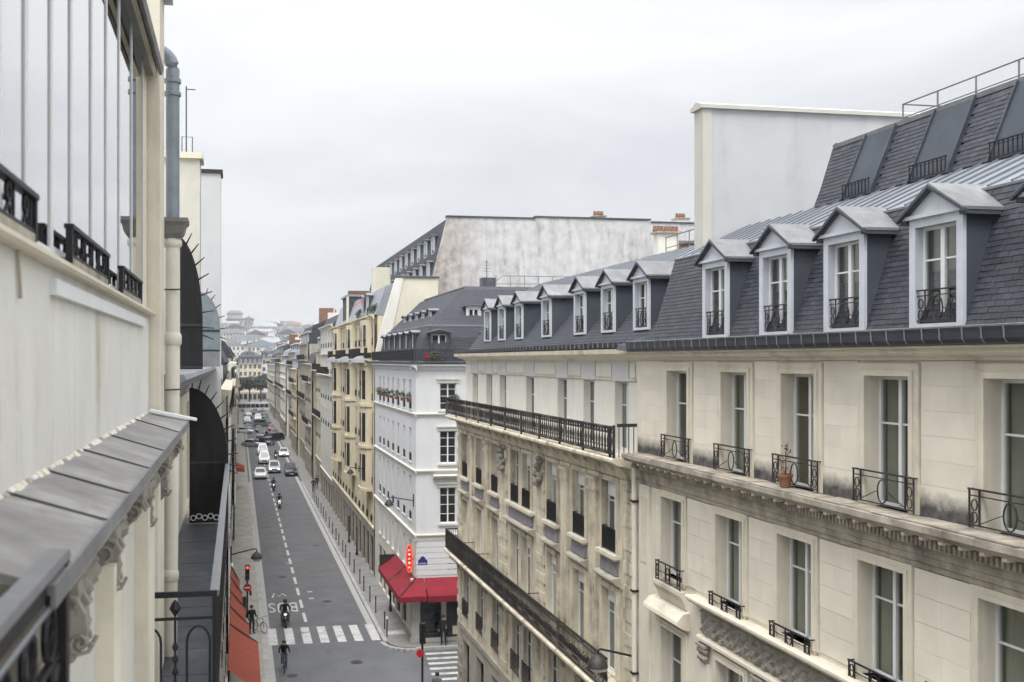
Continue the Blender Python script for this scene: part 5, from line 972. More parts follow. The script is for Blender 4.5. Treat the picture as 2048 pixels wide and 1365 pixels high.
def scroll(u, s=1.0):
    """carved console: an S-shaped body with two volutes, a leaf down its face and a small rosette"""
    m = MB(FN); m.prof([(.1, 16.24), (.34, 16.24), (.345, 16.2), (.32, 16.14), (.27, 16.07), (.225, 15.98), (.205, 15.88), (.215, 15.8), (.2, 15.72), (.16, 15.66), (.1, 15.63)], u - .06, u + .06)
    for sd in (-1, 1):
        for (n_, z, r, tw) in ((.285, 16.14, .075, 1), (.185, 15.74, .055, -1)):
            m.tube([(u + sd * .066, n_ + r * (1 - t / 15) * math.cos(tw * t * .8), z + r * (1 - t / 15) * math.sin(tw * t * .8)) for t in range(15)], .011, 5)
    for k in range(5):
        z = 16.1 - k * .09; nn = (.292, .238, .212, .208, .2)[k] - .004; m.tube([(u - .05, nn - .012, z - .02), (u, nn + .008, z), (u + .05, nn - .012, z - .02)], [.006, .016, .006], 5)
    return m.build('scroll_bracket', 'carved', L, True)
for u in (3.6, 4.7, 5.95, 8.15, 9.9): scroll(u)
relief(L, FN, 3.3, 10.5, 16.02, 16.22, .06, .24, 'carved', 'carved_cornice', .03)
# the iron railing right in front
rl = thing('balcony_railing', 'dark iron balcony railing with flat grey handrail in the near left corner', 'railing', (-.54, 1.6, 15))
MB().hexa([(-.575, .15, 16.395), (-.505, .15, 16.395), (-.505, 3.22, 16.395), (-.575, 3.22, 16.395), (-.57, .15, 16.42), (-.51, .15, 16.42), (-.51, 3.22, 16.42), (-.57, 3.22, 16.42)]).build('handrail', 'rail', rl)
MB().box(-.56, -.52, .15, 3.2, 16.33, 16.394).build('under_rail', 'iron', rl); MB().tube([(-.515, .15, 16.31), (-.515, 3.15, 16.31)], .008, 6).build('round_bar', 'rail', rl); MB().box(-.55, -.53, .15, 3.2, 16.1, 16.12).build('lower_bar', 'iron', rl)
MB().box(-.57, -.51, 3.16, 3.22, 15.2, 16.394).build('post', 'iron', rl)
FRl = Fr(-.54, 0, 0, 1, 1, 0)
for i in range(10):
    u = .35 + i * .3; m = MB(FRl); m.ring((u, 0, 16.2), .07, .075, .012, 12, 5); m.ring((u + .15, 0, 16.0), .09, .09, .014, 12, 5); m.tube([(u, 0, 16.1), (u + .05, 0, 15.9), (u - .05, 0, 15.7), (u + .03, 0, 15.5)], .014, 5); m.build('scroll', 'iron', rl)

# ================================================================ next building on the left with the spike screens
L2 = thing('apartment_building', 'second building on the left with blank chimney walls and a long iron balcony', 'building', (-1.05, 18, 0))
FM = Fr(-1.08, 0, 0, 1, 1, 0)
w2 = [12.6, 15, 17.4, 22.5, 25, 27.5]
m = MB(FM); m.wall(10.95, 31, 0, 16.3, [(c - .5, c + .5, a, a + 2.2) for c in w2 for a in (13.9, 10.6, 7.3, 4.0)], .25); m.box(10.97, 30.98, -8, -.3, 0, 16.8); m.build('wall', 'yellow', L2)
for c in w2:
    for a in (13.9, 10.6, 7.3, 4.0): window(L2, FM, c, a, 1.0, 2.2, .2, (.66,), 2, .05, 'wframe', 'glass', split=False)
m = MB(FM); m.prof([(-.3, 16.86), (.5, 16.84), (.52, 16.78), (.42, 16.72), (.3, 16.6), (.12, 16.5), (.08, 16.36), (-.02, 16.32)], 11.3, 30.9); m.build('ledge', 'zinc', L2)
MB(FM).box(11.3, 31, -3, -.5, 16.8, 18.6).build('attic_wall', 'bwhite', L2)
for x, y, z, w in ((-.62, 17.0, 20.35, .55), (-.44, 27.0, 21.95, .7)):
    c = MB().box(-4, x, y, y + w, 13 if y > 20 else 16.8, z).build('chimney_wall', 'party' if y > 20 else 'chimw', L2); MB().box(-4.05, x + .05, y - .05, y + w + .05, z, z + .1).build('coping', 'irond' if y > 20 else 'stone_trim', c)
m = MB(); m.tube([(-.85, 17.2, 20.45), (-.85, 17.2, 21.6)], .012, 5); m.tube([(-.85, 17.2, 21.55), (-.7, 17.2, 21.55)], .01, 4); m.tube([(-.92, 17.2, 20.45), (-.92, 17.2, 20.75), (-.75, 17.2, 20.75), (-.75, 17.2, 20.45)], .012, 4); m.build('antenna', 'zinc_dk', L2)
def fan(label, y, x0, x1, zb, zm, zt, mat, ns, sl, rib=9):
    t = thing('spike_screen', label, 'screen', (x0, y, zb), 'quarter-round iron screens between balconies'); F = Fr(0, y, 1, 0, 0, -1); n = 14
    cv = [(x0 + (x1 - x0) * math.cos(a), zm + (zt - zm) * math.sin(a)) for a in [i * math.pi / 2 / n for i in range(n + 1)]]
    MB(F).profn([(x0, zb), (x1, zb)] + cv, -.012, .012).build('sheet', mat, t)
    MB(F).tube([(x1, 0, zb)] + [(u, 0, z) for u, z in cv], .018, 5).build('edge_bar', mat, t)
    MB(F).box(x0, x1, .012, .03, zm - .02, zm + .02).build('cross_bar', 'irond', t); MB(F).box(x0, x1, .012, .024, zb + .02, zb + .05).build('bottom_bar', 'irond', t)
    for i in range(rib): u = x0 + (x1 - x0) * (i + .5) / rib; zz = zm + (zt - zm) * math.sqrt(max(0, 1 - ((u - x0) / (x1 - x0)) ** 2)); MB(F).box(u - .008, u + .008, .0125, .022, zb + .05, zz - .02).build('rib', mat, t)
    for i in range(ns):
        a = R(86) - (R(100)) * i / (ns - 1); 
        if a >= 0: p = (x0 + (x1 - x0) * math.cos(a), zm + (zt - zm) * math.sin(a)); d = (math.cos(a), math.sin(a))
        else: p = (x1, zm + a * .6); d = (math.cos(a * 1.6), math.sin(a * 1.6))
        MB(F).tube([(p[0], 0, p[1]), (p[0] + d[0] * sl, .02, p[1] + d[1] * sl)], [.016, .008], 5).build('spike', 'iron', t)
    return t
fan('tall black spiked screen standing on the ledge behind the downpipe', 16.0, -.98, -.555, 16.86, 17.55, 18.95, 'spike', 10, .2, 6)
fan('grey sheet spiked screen behind the tall black one', 24.0, -.92, -.42, 17.2, 17.7, 18.6, 'graysheet', 7, .16, 5)
f2 = fan('large black spiked quarter-round screen at the end of the lower balcony', 20.0, -.93, -.2, 13.82, 15.0, 16.45, 'spike', 11, .22, 10)
MB().box(-1.0, -.42, 23.9, 24.4, 16.85, 17.2).build('parapet', 'zinc_lt', L2)
# lower balcony in front of both buildings
m = MB(); m.box(-1.08, -.24, 8.5, 31, 13.55, 13.78); m.build('balcony_slab', 'stone_grey', L2)
for i in range(13): a = 8.5 + i * .95; MB().box(-1.06, -.25, a + .006, a + .944, 13.781, 13.8 + rnd.uniform(0, .004)).build('floor_slab', 'zinc_dk', L2)
br = MB().box(-.24, -.16, 9.0, 20.0, 14.92, 14.97).build('balcony_railing', 'rail', L2); MB().box(-.22, -.18, 9.0, 20, 13.85, 13.88).build('lower_bar', 'iron', br)
me = MB().box(-.012, .012, -.012, .012, 0, 1.06).mesh('bar', 'iron')
for i in range(100): mk('bar', me, br, Vector((-.2, 9.05 + i * .11, 13.86)) - Vector(W[br.name]))
FP = Fr(0, 9.0, 1, 0, 0, -1); ep = MB(FP).box(-1.06, -.18, -.015, .015, 14.92, 14.97).build('end_panel', 'iron', L2)
m = MB(FP); m.box(-1.06, -.2, -.01, .01, 14.72, 14.745); m.box(-.22, -.19, -.014, .014, 13.8, 14.92)
for c in (-.34, -.76): m.tube([(c - .1, 0, 13.9), (c - .1, 0, 14.5)] + [(c + .1 * math.cos(a), 0, 14.52 + .14 * math.sin(a)) for a in [math.pi * (1 - i / 8) for i in range(9)]] + [(c + .1, 0, 13.9)], .012, 5); m.tube([(c - .1, 0, 13.95)] + [(c + .1 * math.cos(a), 0, 14.0 - .12 * math.sin(a)) for a in [math.pi * (1 - i / 8) for i in range(9)]], .012, 5)
for c in (-.54, -.96): m.tube([(c, 0, 13.82), (c, 0, 14.75)], .012, 5); [m.lathe([(.005, -.05), (.03, -.01), (.005, .05)], 6, (c, 0, 14.05 + k * .11)) for k in range(5)]; m.lathe([(.005, -.07), (.05, 0), (.03, .05), (.005, .08)], 8, (c, 0, 14.82))
for c in (-.54, -.96): m.box(c, c + .3, -.008, .008, 14.1, 14.115)
m.build('scrollwork', 'iron', ep)
for k in range(6): MB(Fr(0, 19.95, 1, 0, 0, -1)).ring((-.85 + k * .11, .03, 13.93 + .03 * (k % 2)), .05, .05, .012, 10, 4).build('white_trellis_ring', 'wframe', f2)
# orange-red awning on the left pavement
ao = thing('shop_awning', 'orange red shop awning with dark ribs over the left pavement', 'awning', (-.4, 52, 2.7))
yy = [43.5, 51.0, 54.6, 58.2, 61.8, 65.3]
for i in range(5):
    a, b = yy[i] + .05, yy[i + 1] - .05; xo = 1.0 if i == 0 else .75 - i * .16; canopy(ao, [(xo, a, 2.75), (xo, b, 2.75 + .02), (-.4, b, 3.75), (-.4, a, 3.75)], 'redo', 'awning_panel'); MB().box(xo, xo + .015, a, b, 2.45, 2.749).build('valance', 'redo', ao)
    MB().tube([(xo, b + .05, 2.76), (-.4, b + .05, 3.77)], .05, 5).build('rib', 'shop', ao)

# ================================================================ street furniture
def bollard(x, y): return mk('bollard', cached('boll', lambda: MB().lathe([(.055, 0), (.05, .05), (.04, .1), (.04, .95), (.055, .97), (.05, 1.04), (.03, 1.1), (.005, 1.12)], 8).mesh('bollard', 'iron', (0, 0, 0), True)), None, (x, y, .145))
by = [62.1, 66.2, 69.2, 72.6, 75.0, 78.8, 81.9, 85.1, 87.5, 90.9, 93.6, 97, 100.6, 104.5, 107.5, 110.6, 114.6, 117, 119.7, 122.5]
ORD = 'second third fourth fifth sixth seventh eighth ninth tenth eleventh twelfth thirteenth fourteenth fifteenth sixteenth seventeenth eighteenth nineteenth'.split()
pos_words = ['nearest the crossing', 'second from the crossing', 'third from the crossing', 'fourth from the crossing', 'fifth from the crossing', 'sixth from the crossing', 'seventh from the crossing']
for i, y in enumerate(by):
    b = tag(bollard(9.08, y), 'thin black bollard on the right kerb, ' + ('nearest the crossing' if i == 0 else ORD[i - 1] + ' from the crossing' if i < 19 else 'farthest from the crossing'), 'bollard', 'bollards along the right kerb')
wb = thing('bollard', 'white-topped black bollard at the rounded street corner', 'bollard', (8.98, 60.4, .145), 'bollards along the right kerb')
MB().lathe([(.05, 0), (.04, .06), (.04, 1.05)], 8, (8.98, 60.4, .145)).build('post', 'iron', wb, True); MB().lathe([(.045, 0), (.07, .05), (.07, .12), (.02, .18)], 8, (8.98, 60.4, 1.19)).build('cap', 'signw', wb, True)
tag(bollard(1.3, 45.8), 'black bollard with pale top beside the orange awning', 'bollard')
for x, y, lb in ((10.1, 66.4, 'tall black post beside the red awning'), (10.15, 86.0, 'black post against the beige building base'), (10.15, 92.2, 'black post farther up by the beige building')):
    t = thing('street_post', lb, 'post', (x, y, .145)); MB().lathe([(.12, 0), (.11, .25), (.07, .4), (.06, 2.3), (.08, 2.35), (.05, 2.45)], 9, (x, y, .145)).build('post', 'iron', t, True)
def signal(label, x, y, h, back=False):
    t = thing('traffic_light', label, 'traffic light', (x, y, .145)); MB().lathe([(.1, 0), (.09, .3), (.06, .4), (.055, h)], 10, (x, y, .145)).build('post', 'iron', t, True)
    hd = MB().box(x - .14, x + .14, y - .16, y + .1, h - .75, h + .25).build('signal_head', 'iron', t)
    for i in range(3):
        MB(Fr(x, y - .165, 1, 0, 0, -1)).profn([(.085 * math.cos(a), h + .1 - i * .31 + .085 * math.sin(a)) for a in [k * math.pi / 6 for k in range(12)]], 0, .012).build('lens', ('redl' if i == 0 and not back else 'glassb'), hd)
        MB(Fr(x, y - .16, 1, 0, 0, -1)).tube([(.1 * math.cos(a), .02, h + .1 - i * .31 + .1 * math.sin(a)) for a in [k * math.pi / 6 for k in range(7)]], .02, 4).build('visor', 'iron', hd)
    return t
tl = signal('black traffic light with red no-entry disc on the left pavement', .62, 66.4, 3.35)
nd_ = MB(Fr(.62, 66.2, 1, 0, 0, -1)).profn([(.26 * math.cos(a), 2.15 + .26 * math.sin(a)) for a in [k * math.pi / 10 for k in range(20)]], 0, .02).build('no_entry_disc', 'signred', tl); MB(Fr(.62, 66.18, 1, 0, 0, -1)).box(-.17, .17, .003, .012, 2.11, 2.19).build('white_bar', 'signw', nd_)
MB().box(.75, .9, 66.3, 66.5, 1.6, 1.9).build('pedestrian_signal', 'iron', tl); MB().box(.3, .55, 66.3, 66.6, .6, 1.5).build('control_box', 'irond', tl)
tr = signal('black traffic light with round sign at the side street crossing', 9.1, 49.2, 3.6, True)
MB(Fr(8.95, 49.0, 1, 0, 0, -1)).profn([(.2 * math.cos(a) , 2.4 + .2 * math.sin(a)) for a in [k * math.pi / 10 for k in range(20)]], 0, .02).build('round_sign', 'signred', tr)
tag(MB().box(9.1, 10.2, 60.7, 61.6, .146, .156).build('paving_patch', 'paint'), kind='structure')

rb_ = thing('shop_awning', 'small red rounded awning far up the left pavement', 'awning', (-.3, 134, 2.5))
for k in range(6): a0, a1 = math.pi * k / 6, math.pi * (k + 1) / 6; MB().quad((-.3, 134 - 1.6 * math.cos(a0), 2.5 + 1.1 * math.sin(a0)), (-.3, 134 - 1.6 * math.cos(a1), 2.5 + 1.1 * math.sin(a1)), (.9, 134 - 1.6 * math.cos(a1), 2.4 + .7 * math.sin(a1)), (.9, 134 - 1.6 * math.cos(a0), 2.4 + .7 * math.sin(a0))).build('awning_panel', 'redo', rb_)

# ================================================================ vehicles (fronts face -Y, towards the viewer)
def paint_(name, c, metal=.0): return M(name, c, .3, .04, 2, metal=metal, coat=.6, spec=.5)
CP = dict(white=paint_('white_car_paint', (.75, .75, .76)), silver=paint_('silver_car_paint', (.45, .47, .5), .5), dark=paint_('dark_car_paint', (.02, .022, .028)), grey=paint_('grey_car_paint', (.14, .15, .17), .3), blue=paint_('blue_car_paint', (.05, .08, .15)), red=paint_('red_car_paint', (.3, .02, .02)), teal=paint_('pale_teal_paint', (.4, .55, .58)))
def loft(m, secs):
    n = len(secs[0]); b = [p for s in secs for p in s]; F = []
    for i in range(len(secs) - 1):
        for k in range(n): F.append((i * n + k, i * n + (k + 1) % n, (i + 1) * n + (k + 1) % n, (i + 1) * n + k))
    F += [tuple(range(n - 1, -1, -1)), tuple((len(secs) - 1) * n + k for k in range(n))]; m.add(b, F)
def wheel(root, x, y, r, w=.2):
    F = Fr(0, 0, 0, 1, 1, 0)
    def ty(): 
        m = MB(); P = []; n = 16
        pr_ = [(r * .62, -w / 2), (r * .94, -w / 2), (r, -w * .3), (r, w * .3), (r * .94, w / 2), (r * .62, w / 2)]
        for a in range(n): t = 2 * math.pi * a / n; P += [(x_, rr * math.cos(t), r + rr * math.sin(t)) for rr, x_ in pr_]
        k = len(pr_); m.add(P, [(i * k + j, i * k + (j + 1) % k, ((i + 1) % n) * k + (j + 1) % k, ((i + 1) % n) * k + j) for i in range(n) for j in range(k)]); return m.mesh('tyre', 'tyre', (0, 0, 0), True)
    o = mk('wheel', cached(('ty', r, w), ty), root, (x, y, 0))
    def rm():
        m = MB(); n = 12; P = [(s * w * .32, r * .63 * math.cos(2 * math.pi * a / n), r + r * .63 * math.sin(2 * math.pi * a / n)) for s in (-1, 1) for a in range(n)]
        m.add(P, [tuple(range(n)), tuple(range(2 * n - 1, n - 1, -1))] + [(i, (i + 1) % n, n + (i + 1) % n, n + i) for i in range(n)]); return m.mesh('rim', 'rim')
    mk('rim', cached(('rm', r, w), rm), o); return o
def car(label, x, y, rz=0, color='white', kind='sedan', lights=True):
    t = thing('car', label, 'car', (0, 0, 0), 'cars in the street'); p = CP[color]
    S = dict(sedan=(4.3, .88, .62, .92, 1.44, -.95, -.25, 1.05, 1.75), van=(4.7, .93, .8, 1.12, 1.95, -1.35, -.75, 2.2, 2.32), suv=(4.5, .92, .75, 1.05, 1.68, -1.0, -.4, 1.7, 2.15))[kind]
    Ln, hw, zf, zh, zr, yw, y1, y2, y3 = S; h = Ln / 2
    def sec(y, zl, zt, w): return [(-w * .9, y, zl), (-w, y, zl + .12), (-w, y, (zl + zt) * .55), (-w * .95, y, zt - .05), (-w * .7, y, zt), (0, y, zt + .025), (w * .7, y, zt), (w * .95, y, zt - .05), (w, y, (zl + zt) * .55), (w, y, zl + .12), (w * .9, y, zl)]
    m = MB(); loft(m, [sec(-h, .38, zf - .06, hw * .8), sec(-h + .07, .26, zf + .05, hw * .92), sec(-h + .4, .22, zf + .14, hw), sec(yw, .2, zh, hw), sec(0, .2, zh + .02, hw), sec(y3 - .1, .22, zh + .03, hw), sec(h - .12, .28, zh - .02, hw * .95), sec(h, .4, zh - .15, hw * .85)]); m.build('body', p, t, True)
    a, b = hw * .9, hw * .72
    m = MB(); m.hexa([(-a, yw, zh - .02), (a, yw, zh - .02), (a, y3, zh), (-a, y3, zh), (-b, y1, zr - .03), (b, y1, zr - .03), (b, y2, zr - .02), (-b, y2, zr - .02)]); m.hexa([(-b, y1, zr - .032), (b, y1, zr - .032), (b, y2, zr - .022), (-b, y2, zr - .022), (-b * .85, y1 + .12, zr + .03), (b * .85, y1 + .12, zr + .03), (b * .85, y2 - .1, zr + .03), (-b * .85, y2 - .1, zr + .03)]); m.build('cabin', p, t)
    def lerp(A_, B_, q): return tuple(A_[i] + (B_[i] - A_[i]) * q for i in range(3))
    def glass(nm, P, off):
        c = [sum(q[i] for q in P) / 4 for i in range(3)]; Q = [tuple(c[i] + (q[i] - c[i]) * .86 + off[i] for i in range(3)) for q in P]; m = MB(); m.quad(*Q); m.build(nm, 'glassb', t)
    P = dict(f=[(-a, yw, zh), (a, yw, zh), (b, y1, zr), (-b, y1, zr)], r=[(a, y3, zh), (-a, y3, zh), (-b, y2, zr), (b, y2, zr)], l=[(-a, yw, zh), (-b, y1, zr), (-b, y2, zr), (-a, y3, zh)], q=[(a, yw, zh), (a, y3, zh), (b, y2, zr), (b, y1, zr)])
    glass('windscreen', P['f'], (0, -.012, .012)); glass('rear_window', P['r'], (0, .014, .012)); glass('side_window', P['l'], (-.016, 0, .006)); glass('side_window', P['q'], (.016, 0, .006))
    for s in (-1, 1):
        for yy_ in (-h + .82, h - .85): wheel(t, s * (hw - .1), yy_, .31)
        MB().hexa([(s * hw * .86, -h + .03, zf - .12), (s * hw * .5, -h - .012, zf - .12), (s * hw * .5, -h + .03, zf - .12), (s * hw * .86, -h + .16, zf - .12), (s * hw * .86, -h + .02, zf + .02), (s * hw * .5, -h + .0, zf + .0), (s * hw * .5, -h + .05, zf + .0), (s * hw * .86, -h + .17, zf + .02)]).build('headlight', 'lampw' if lights else 'lampoff', t)
        MB().box(s * hw + s * .02, s * hw + s * .17, yw + .12, yw + .26, zh - .02, zh + .1).build('wing_mirror', p, t)
        MB().box(s * hw * .6, s * hw * .82, h - .03, h + .008, zh - .3, zh - .18).build('tail_light', 'signred', t)
    MB().box(-.42, .42, -h - .012, -h + .05, .46, zf - .1).build('grille', 'tyre', t); MB().box(-.26, .26, -h - .028, -h - .01, .36, .46).build('number_plate', 'signw', t); MB().box(-hw * .85, hw * .85, -h - .006, -h + .08, .28, .36).build('bumper', 'tyre', t)
    return at(t, x, y, .002, rz)
CARS = [('white saloon leading the left lane of the waiting traffic', 3.2, 146, 0, 'white', 'sedan', False), ('pale silver hatchback beside the leading white saloon', 5.45, 153.5, 0, 'silver', 'suv', True), ('dark car at the right kerb leading the queue', 7.75, 149, 0, 'dark', 'suv', False), ('white van behind the leading white saloon', 4.3, 167, 0, 'white', 'van', False), ('white car with lit headlights on the right behind the dark one', 8.0, 178.5, 0, 'white', 'sedan', True), ('silver car turning across the left lane', 2.9, 199, R(62), 'silver', 'sedan', False), ('second white van farther back in the left lane', 4.4, 182, 0, 'white', 'van', False), ('black car parked across the right side farther up', 7.6, 213, R(-55), 'dark', 'suv', False), ('grey car next to the far black car', 5.4, 222, R(-20), 'grey', 'sedan', False),
        ('white car parked at the left kerb by the crossing street', 1.6, 236, R(80), 'white', 'sedan', False), ('dark van across the street before the square', 6.2, 258, R(85), 'grey', 'van', False), ('pale teal van in the far left lane', 2.6, 272, 0, 'teal', 'van', False), ('white van in the far middle lane', 5.6, 285, 0, 'white', 'van', False), ('dark car at the far right kerb', 8.0, 296, 0, 'dark', 'sedan', False), ('silver car far up the left lane', 2.8, 312, 0, 'silver', 'sedan', False)]
CARS += [('black car nosing out beside the silver turning car', 5.6, 203, R(30), 'dark', 'sedan', False), ('dark grey car behind the far black car on the right', 8.2, 226, 0, 'grey', 'suv', False), ('blue car in the far left lane behind the white one', 2.4, 247, 0, 'blue', 'sedan', False), ('black car in the far middle lane', 5.0, 240, 0, 'dark', 'sedan', False), ('dark red car at the far right kerb', 8.1, 245, 0, 'red', 'sedan', False), ('black van near the far bus', 3.2, 296, 0, 'dark', 'van', False), ('grey car near the far bus on the right', 7.9, 272, 0, 'grey', 'sedan', False), ('dark car just before the far bus', 5.4, 318, 0, 'dark', 'suv', False)]
for c in CARS: car(*c)
def bus():
    t = thing('bus', 'white bus crossing the far end of the street', 'bus', (0, 0, 0)); m = MB(); m.box(-5.4, 5.4, -1.25, 1.25, .35, 3.0); m.build('body', CP['white'], t); MB().box(-5.2, 5.2, -1.1, 1.1, 3.0, 3.12).build('roof', CP['white'], t)
    for i in range(7): MB().box(-5.1 + i * 1.47, -3.75 + i * 1.47, -1.262, -1.25, 1.3, 2.5).build('side_window', 'glassb', t)
    for x in (-3.4, 3.2):
        for s in (-1, 1): w_ = wheel(t, x, s * 1.15, .48, .28); w_.rotation_euler[2] = R(90)
    return at(t, 5.0, 337, 0)
bus()

# ================================================================ people
def person(label, pose, top='black', legs='jeans', head='hair', skin='skin', loc=(0, 0, 0), rz=0, group=None, s=1.0, bag=None):
    J = {}
    if pose == 'walk':
        J = dict(pelvis=(0, 0, .95), spine=(0, 0, 1.15), chest=(0, 0, 1.36), neck=(0, 0, 1.5), head=(0, -.01, 1.62), top=(0, -.005, 1.71), shl=(-.19, 0, 1.42), shr=(.19, 0, 1.42), ell=(-.25, .1, 1.17), elr=(.25, -.08, 1.17), hal=(-.24, .02, .93), har=(.24, -.22, .98), fl=(-.24, -.02, .84), fr=(.24, -.29, .92), hil=(-.1, 0, .9), hir=(.1, 0, .9), knl=(-.11, -.16, .5), knr=(.11, .1, .5), anl=(-.11, -.2, .09), anr=(.11, .32, .14), tol=(-.12, -.38, .04), tor=(.12, .2, .04))
    elif pose == 'stand':
        J = dict(pelvis=(0, 0, .95), spine=(0, 0, 1.15), chest=(0, 0, 1.36), neck=(0, 0, 1.5), head=(0, -.01, 1.62), top=(0, -.005, 1.71), shl=(-.19, 0, 1.42), shr=(.19, 0, 1.42), ell=(-.26, .03, 1.15), elr=(.25, -.03, 1.15), hal=(-.26, -.05, .9), har=(.2, -.2, 1.05), fl=(-.26, -.09, .82), fr=(.16, -.26, 1.08), hil=(-.1, 0, .9), hir=(.1, 0, .9), knl=(-.11, -.02, .5), knr=(.12, -.03, .5), anl=(-.12, .02, .09), anr=(.14, .02, .09), tol=(-.13, -.16, .04), tor=(.16, -.16, .04))
    elif pose == 'moto':
        J = dict(pelvis=(0, .2, .84), spine=(0, .14, 1.05), chest=(0, .05, 1.26), neck=(0, .0, 1.4), head=(0, -.05, 1.53), top=(0, -.05, 1.62), shl=(-.2, .02, 1.32), shr=(.2, .02, 1.32), ell=(-.34, -.18, 1.1), elr=(.34, -.18, 1.1), hal=(-.34, -.42, 1.04), har=(.34, -.42, 1.04), fl=(-.3, -.48, 1.05), fr=(.3, -.48, 1.05), hil=(-.11, .16, .8), hir=(.11, .16, .8), knl=(-.24, -.24, .72), knr=(.24, -.24, .72), anl=(-.22, -.12, .33), anr=(.22, -.12, .33), tol=(-.23, -.32, .28), tor=(.23, -.32, .28))
    else:
        J = dict(pelvis=(0, .22, .97), spine=(0, .12, 1.15), chest=(0, -.02, 1.33), neck=(0, -.12, 1.45), head=(0, -.2, 1.56), top=(0, -.21, 1.66), shl=(-.19, -.06, 1.37), shr=(.19, -.06, 1.37), ell=(-.29, -.26, 1.18), elr=(.29, -.26, 1.18), hal=(-.25, -.47, 1.06), har=(.25, -.47, 1.06), fl=(-.24, -.53, 1.05), fr=(.24, -.53, 1.05), hil=(-.1, .2, .93), hir=(.1, .2, .93), knl=(-.12, -.14, .76), knr=(.12, -.02, .56), anl=(-.12, .1, .42), anr=(.12, .1, .18), tol=(-.13, -.06, .36), tor=(.13, -.08, .13))
    Rd = dict(pelvis=.145, spine=.13, chest=.15, neck=.06, head=.1, top=.07, shl=.075, shr=.075, ell=.052, elr=.052, hal=.034, har=.034, fl=.022, fr=.022, hil=.1, hir=.1, knl=.066, knr=.066, anl=.045, anr=.045, tol=.035, tor=.035)
    E = [('pelvis', 'spine'), ('spine', 'chest'), ('chest', 'neck'), ('neck', 'head'), ('head', 'top'), ('chest', 'shl'), ('shl', 'ell'), ('ell', 'hal'), ('hal', 'fl'), ('chest', 'shr'), ('shr', 'elr'), ('elr', 'har'), ('har', 'fr'), ('pelvis', 'hil'), ('hil', 'knl'), ('knl', 'anl'), ('anl', 'tol'), ('pelvis', 'hir'), ('hir', 'knr'), ('knr', 'anr'), ('anr', 'tor')]
    K = list(J); me = bpy.data.meshes.new('person'); me.from_pydata([J[k] for k in K], [(K.index(a), K.index(b)) for a, b in E], []); o = bpy.data.objects.new('tmp', me); col.objects.link(o)
    o.modifiers.new('s', 'SKIN')
    for i, k in enumerate(K): me.skin_vertices[0].data[i].radius = (Rd[k], Rd[k] * (.8 if k in ('chest', 'spine', 'pelvis') else 1)); me.skin_vertices[0].data[i].use_root = (k == 'pelvis')
    sb = o.modifiers.new('b', 'SUBSURF'); sb.levels = sb.render_levels = 2
    dg = bpy.context.evaluated_depsgraph_get(); bm_ = bpy.data.meshes.new_from_object(o.evaluated_get(dg)); bpy.data.objects.remove(o)
    bm_.materials.clear(); [bm_.materials.append(MT[q]) for q in (top, legs, skin, 'tyre')]
    lab = {'pelvis-spine': 0, 'neck-head': 2, 'head-top': 2, 'hal-fl': 2, 'har-fr': 2, 'anl-tol': 3, 'anr-tor': 3}
    segs = []
    for a, b in E:
        key = a + '-' + b; mi = lab.get(key, 1 if a in ('hil', 'hir', 'knl', 'knr') or b in ('hil', 'hir') else 0); segs.append((Vector(J[a]), Vector(J[b]), mi))
    for pg in bm_.polygons:
        c = pg.center; best = 9
        for a, b, mi in segs:
            d = b - a; q = max(0, min(1, (c - a).dot(d) / d.length_squared)); dist = (c - a - d * q).length
            if dist < best: best = dist; pg.material_index = mi
        pg.use_smooth = True
    t = thing('person', label, 'person', (0, 0, 0), group)
    mk('body', bm_, t); hc = Vector(J['head']) + Vector((0, .0, .03))
    if head.startswith('helmet'):
        MB().lathe([(.09, -.1), (.125, -.04), (.135, .04), (.115, .11), (.06, .15), (.005, .16)], 14, tuple(hc)).build('helmet', head, t, True); MB().box(hc.x - .085, hc.x + .085, hc.y - .14, hc.y - .1, hc.z - .03, hc.z + .05).build('visor', 'glassb', t)
    else:
        MB().lathe([(.1, -.02), (.112, .03), (.1, .09), (.06, .125), (.005, .135)], 12, (hc.x, hc.y + .018, hc.z)).build('hair', head, t, True); MB().lathe([(.018, -.02), (.02, 0), (.008, .03)], 6, (hc.x, hc.y - .112, hc.z - .03)).build('nose', 'skin', t, True)
    if bag: MB().hexa([(-.14, .1, .98), (.14, .1, .98), (.13, .24, .98), (-.13, .24, .98), (-.13, .12, 1.4), (.13, .12, 1.4), (.1, .22, 1.38), (-.1, .22, 1.38)]).build('backpack', bag, t)
    at(t, *loc, rz); t.scale = (s, s, s); return t
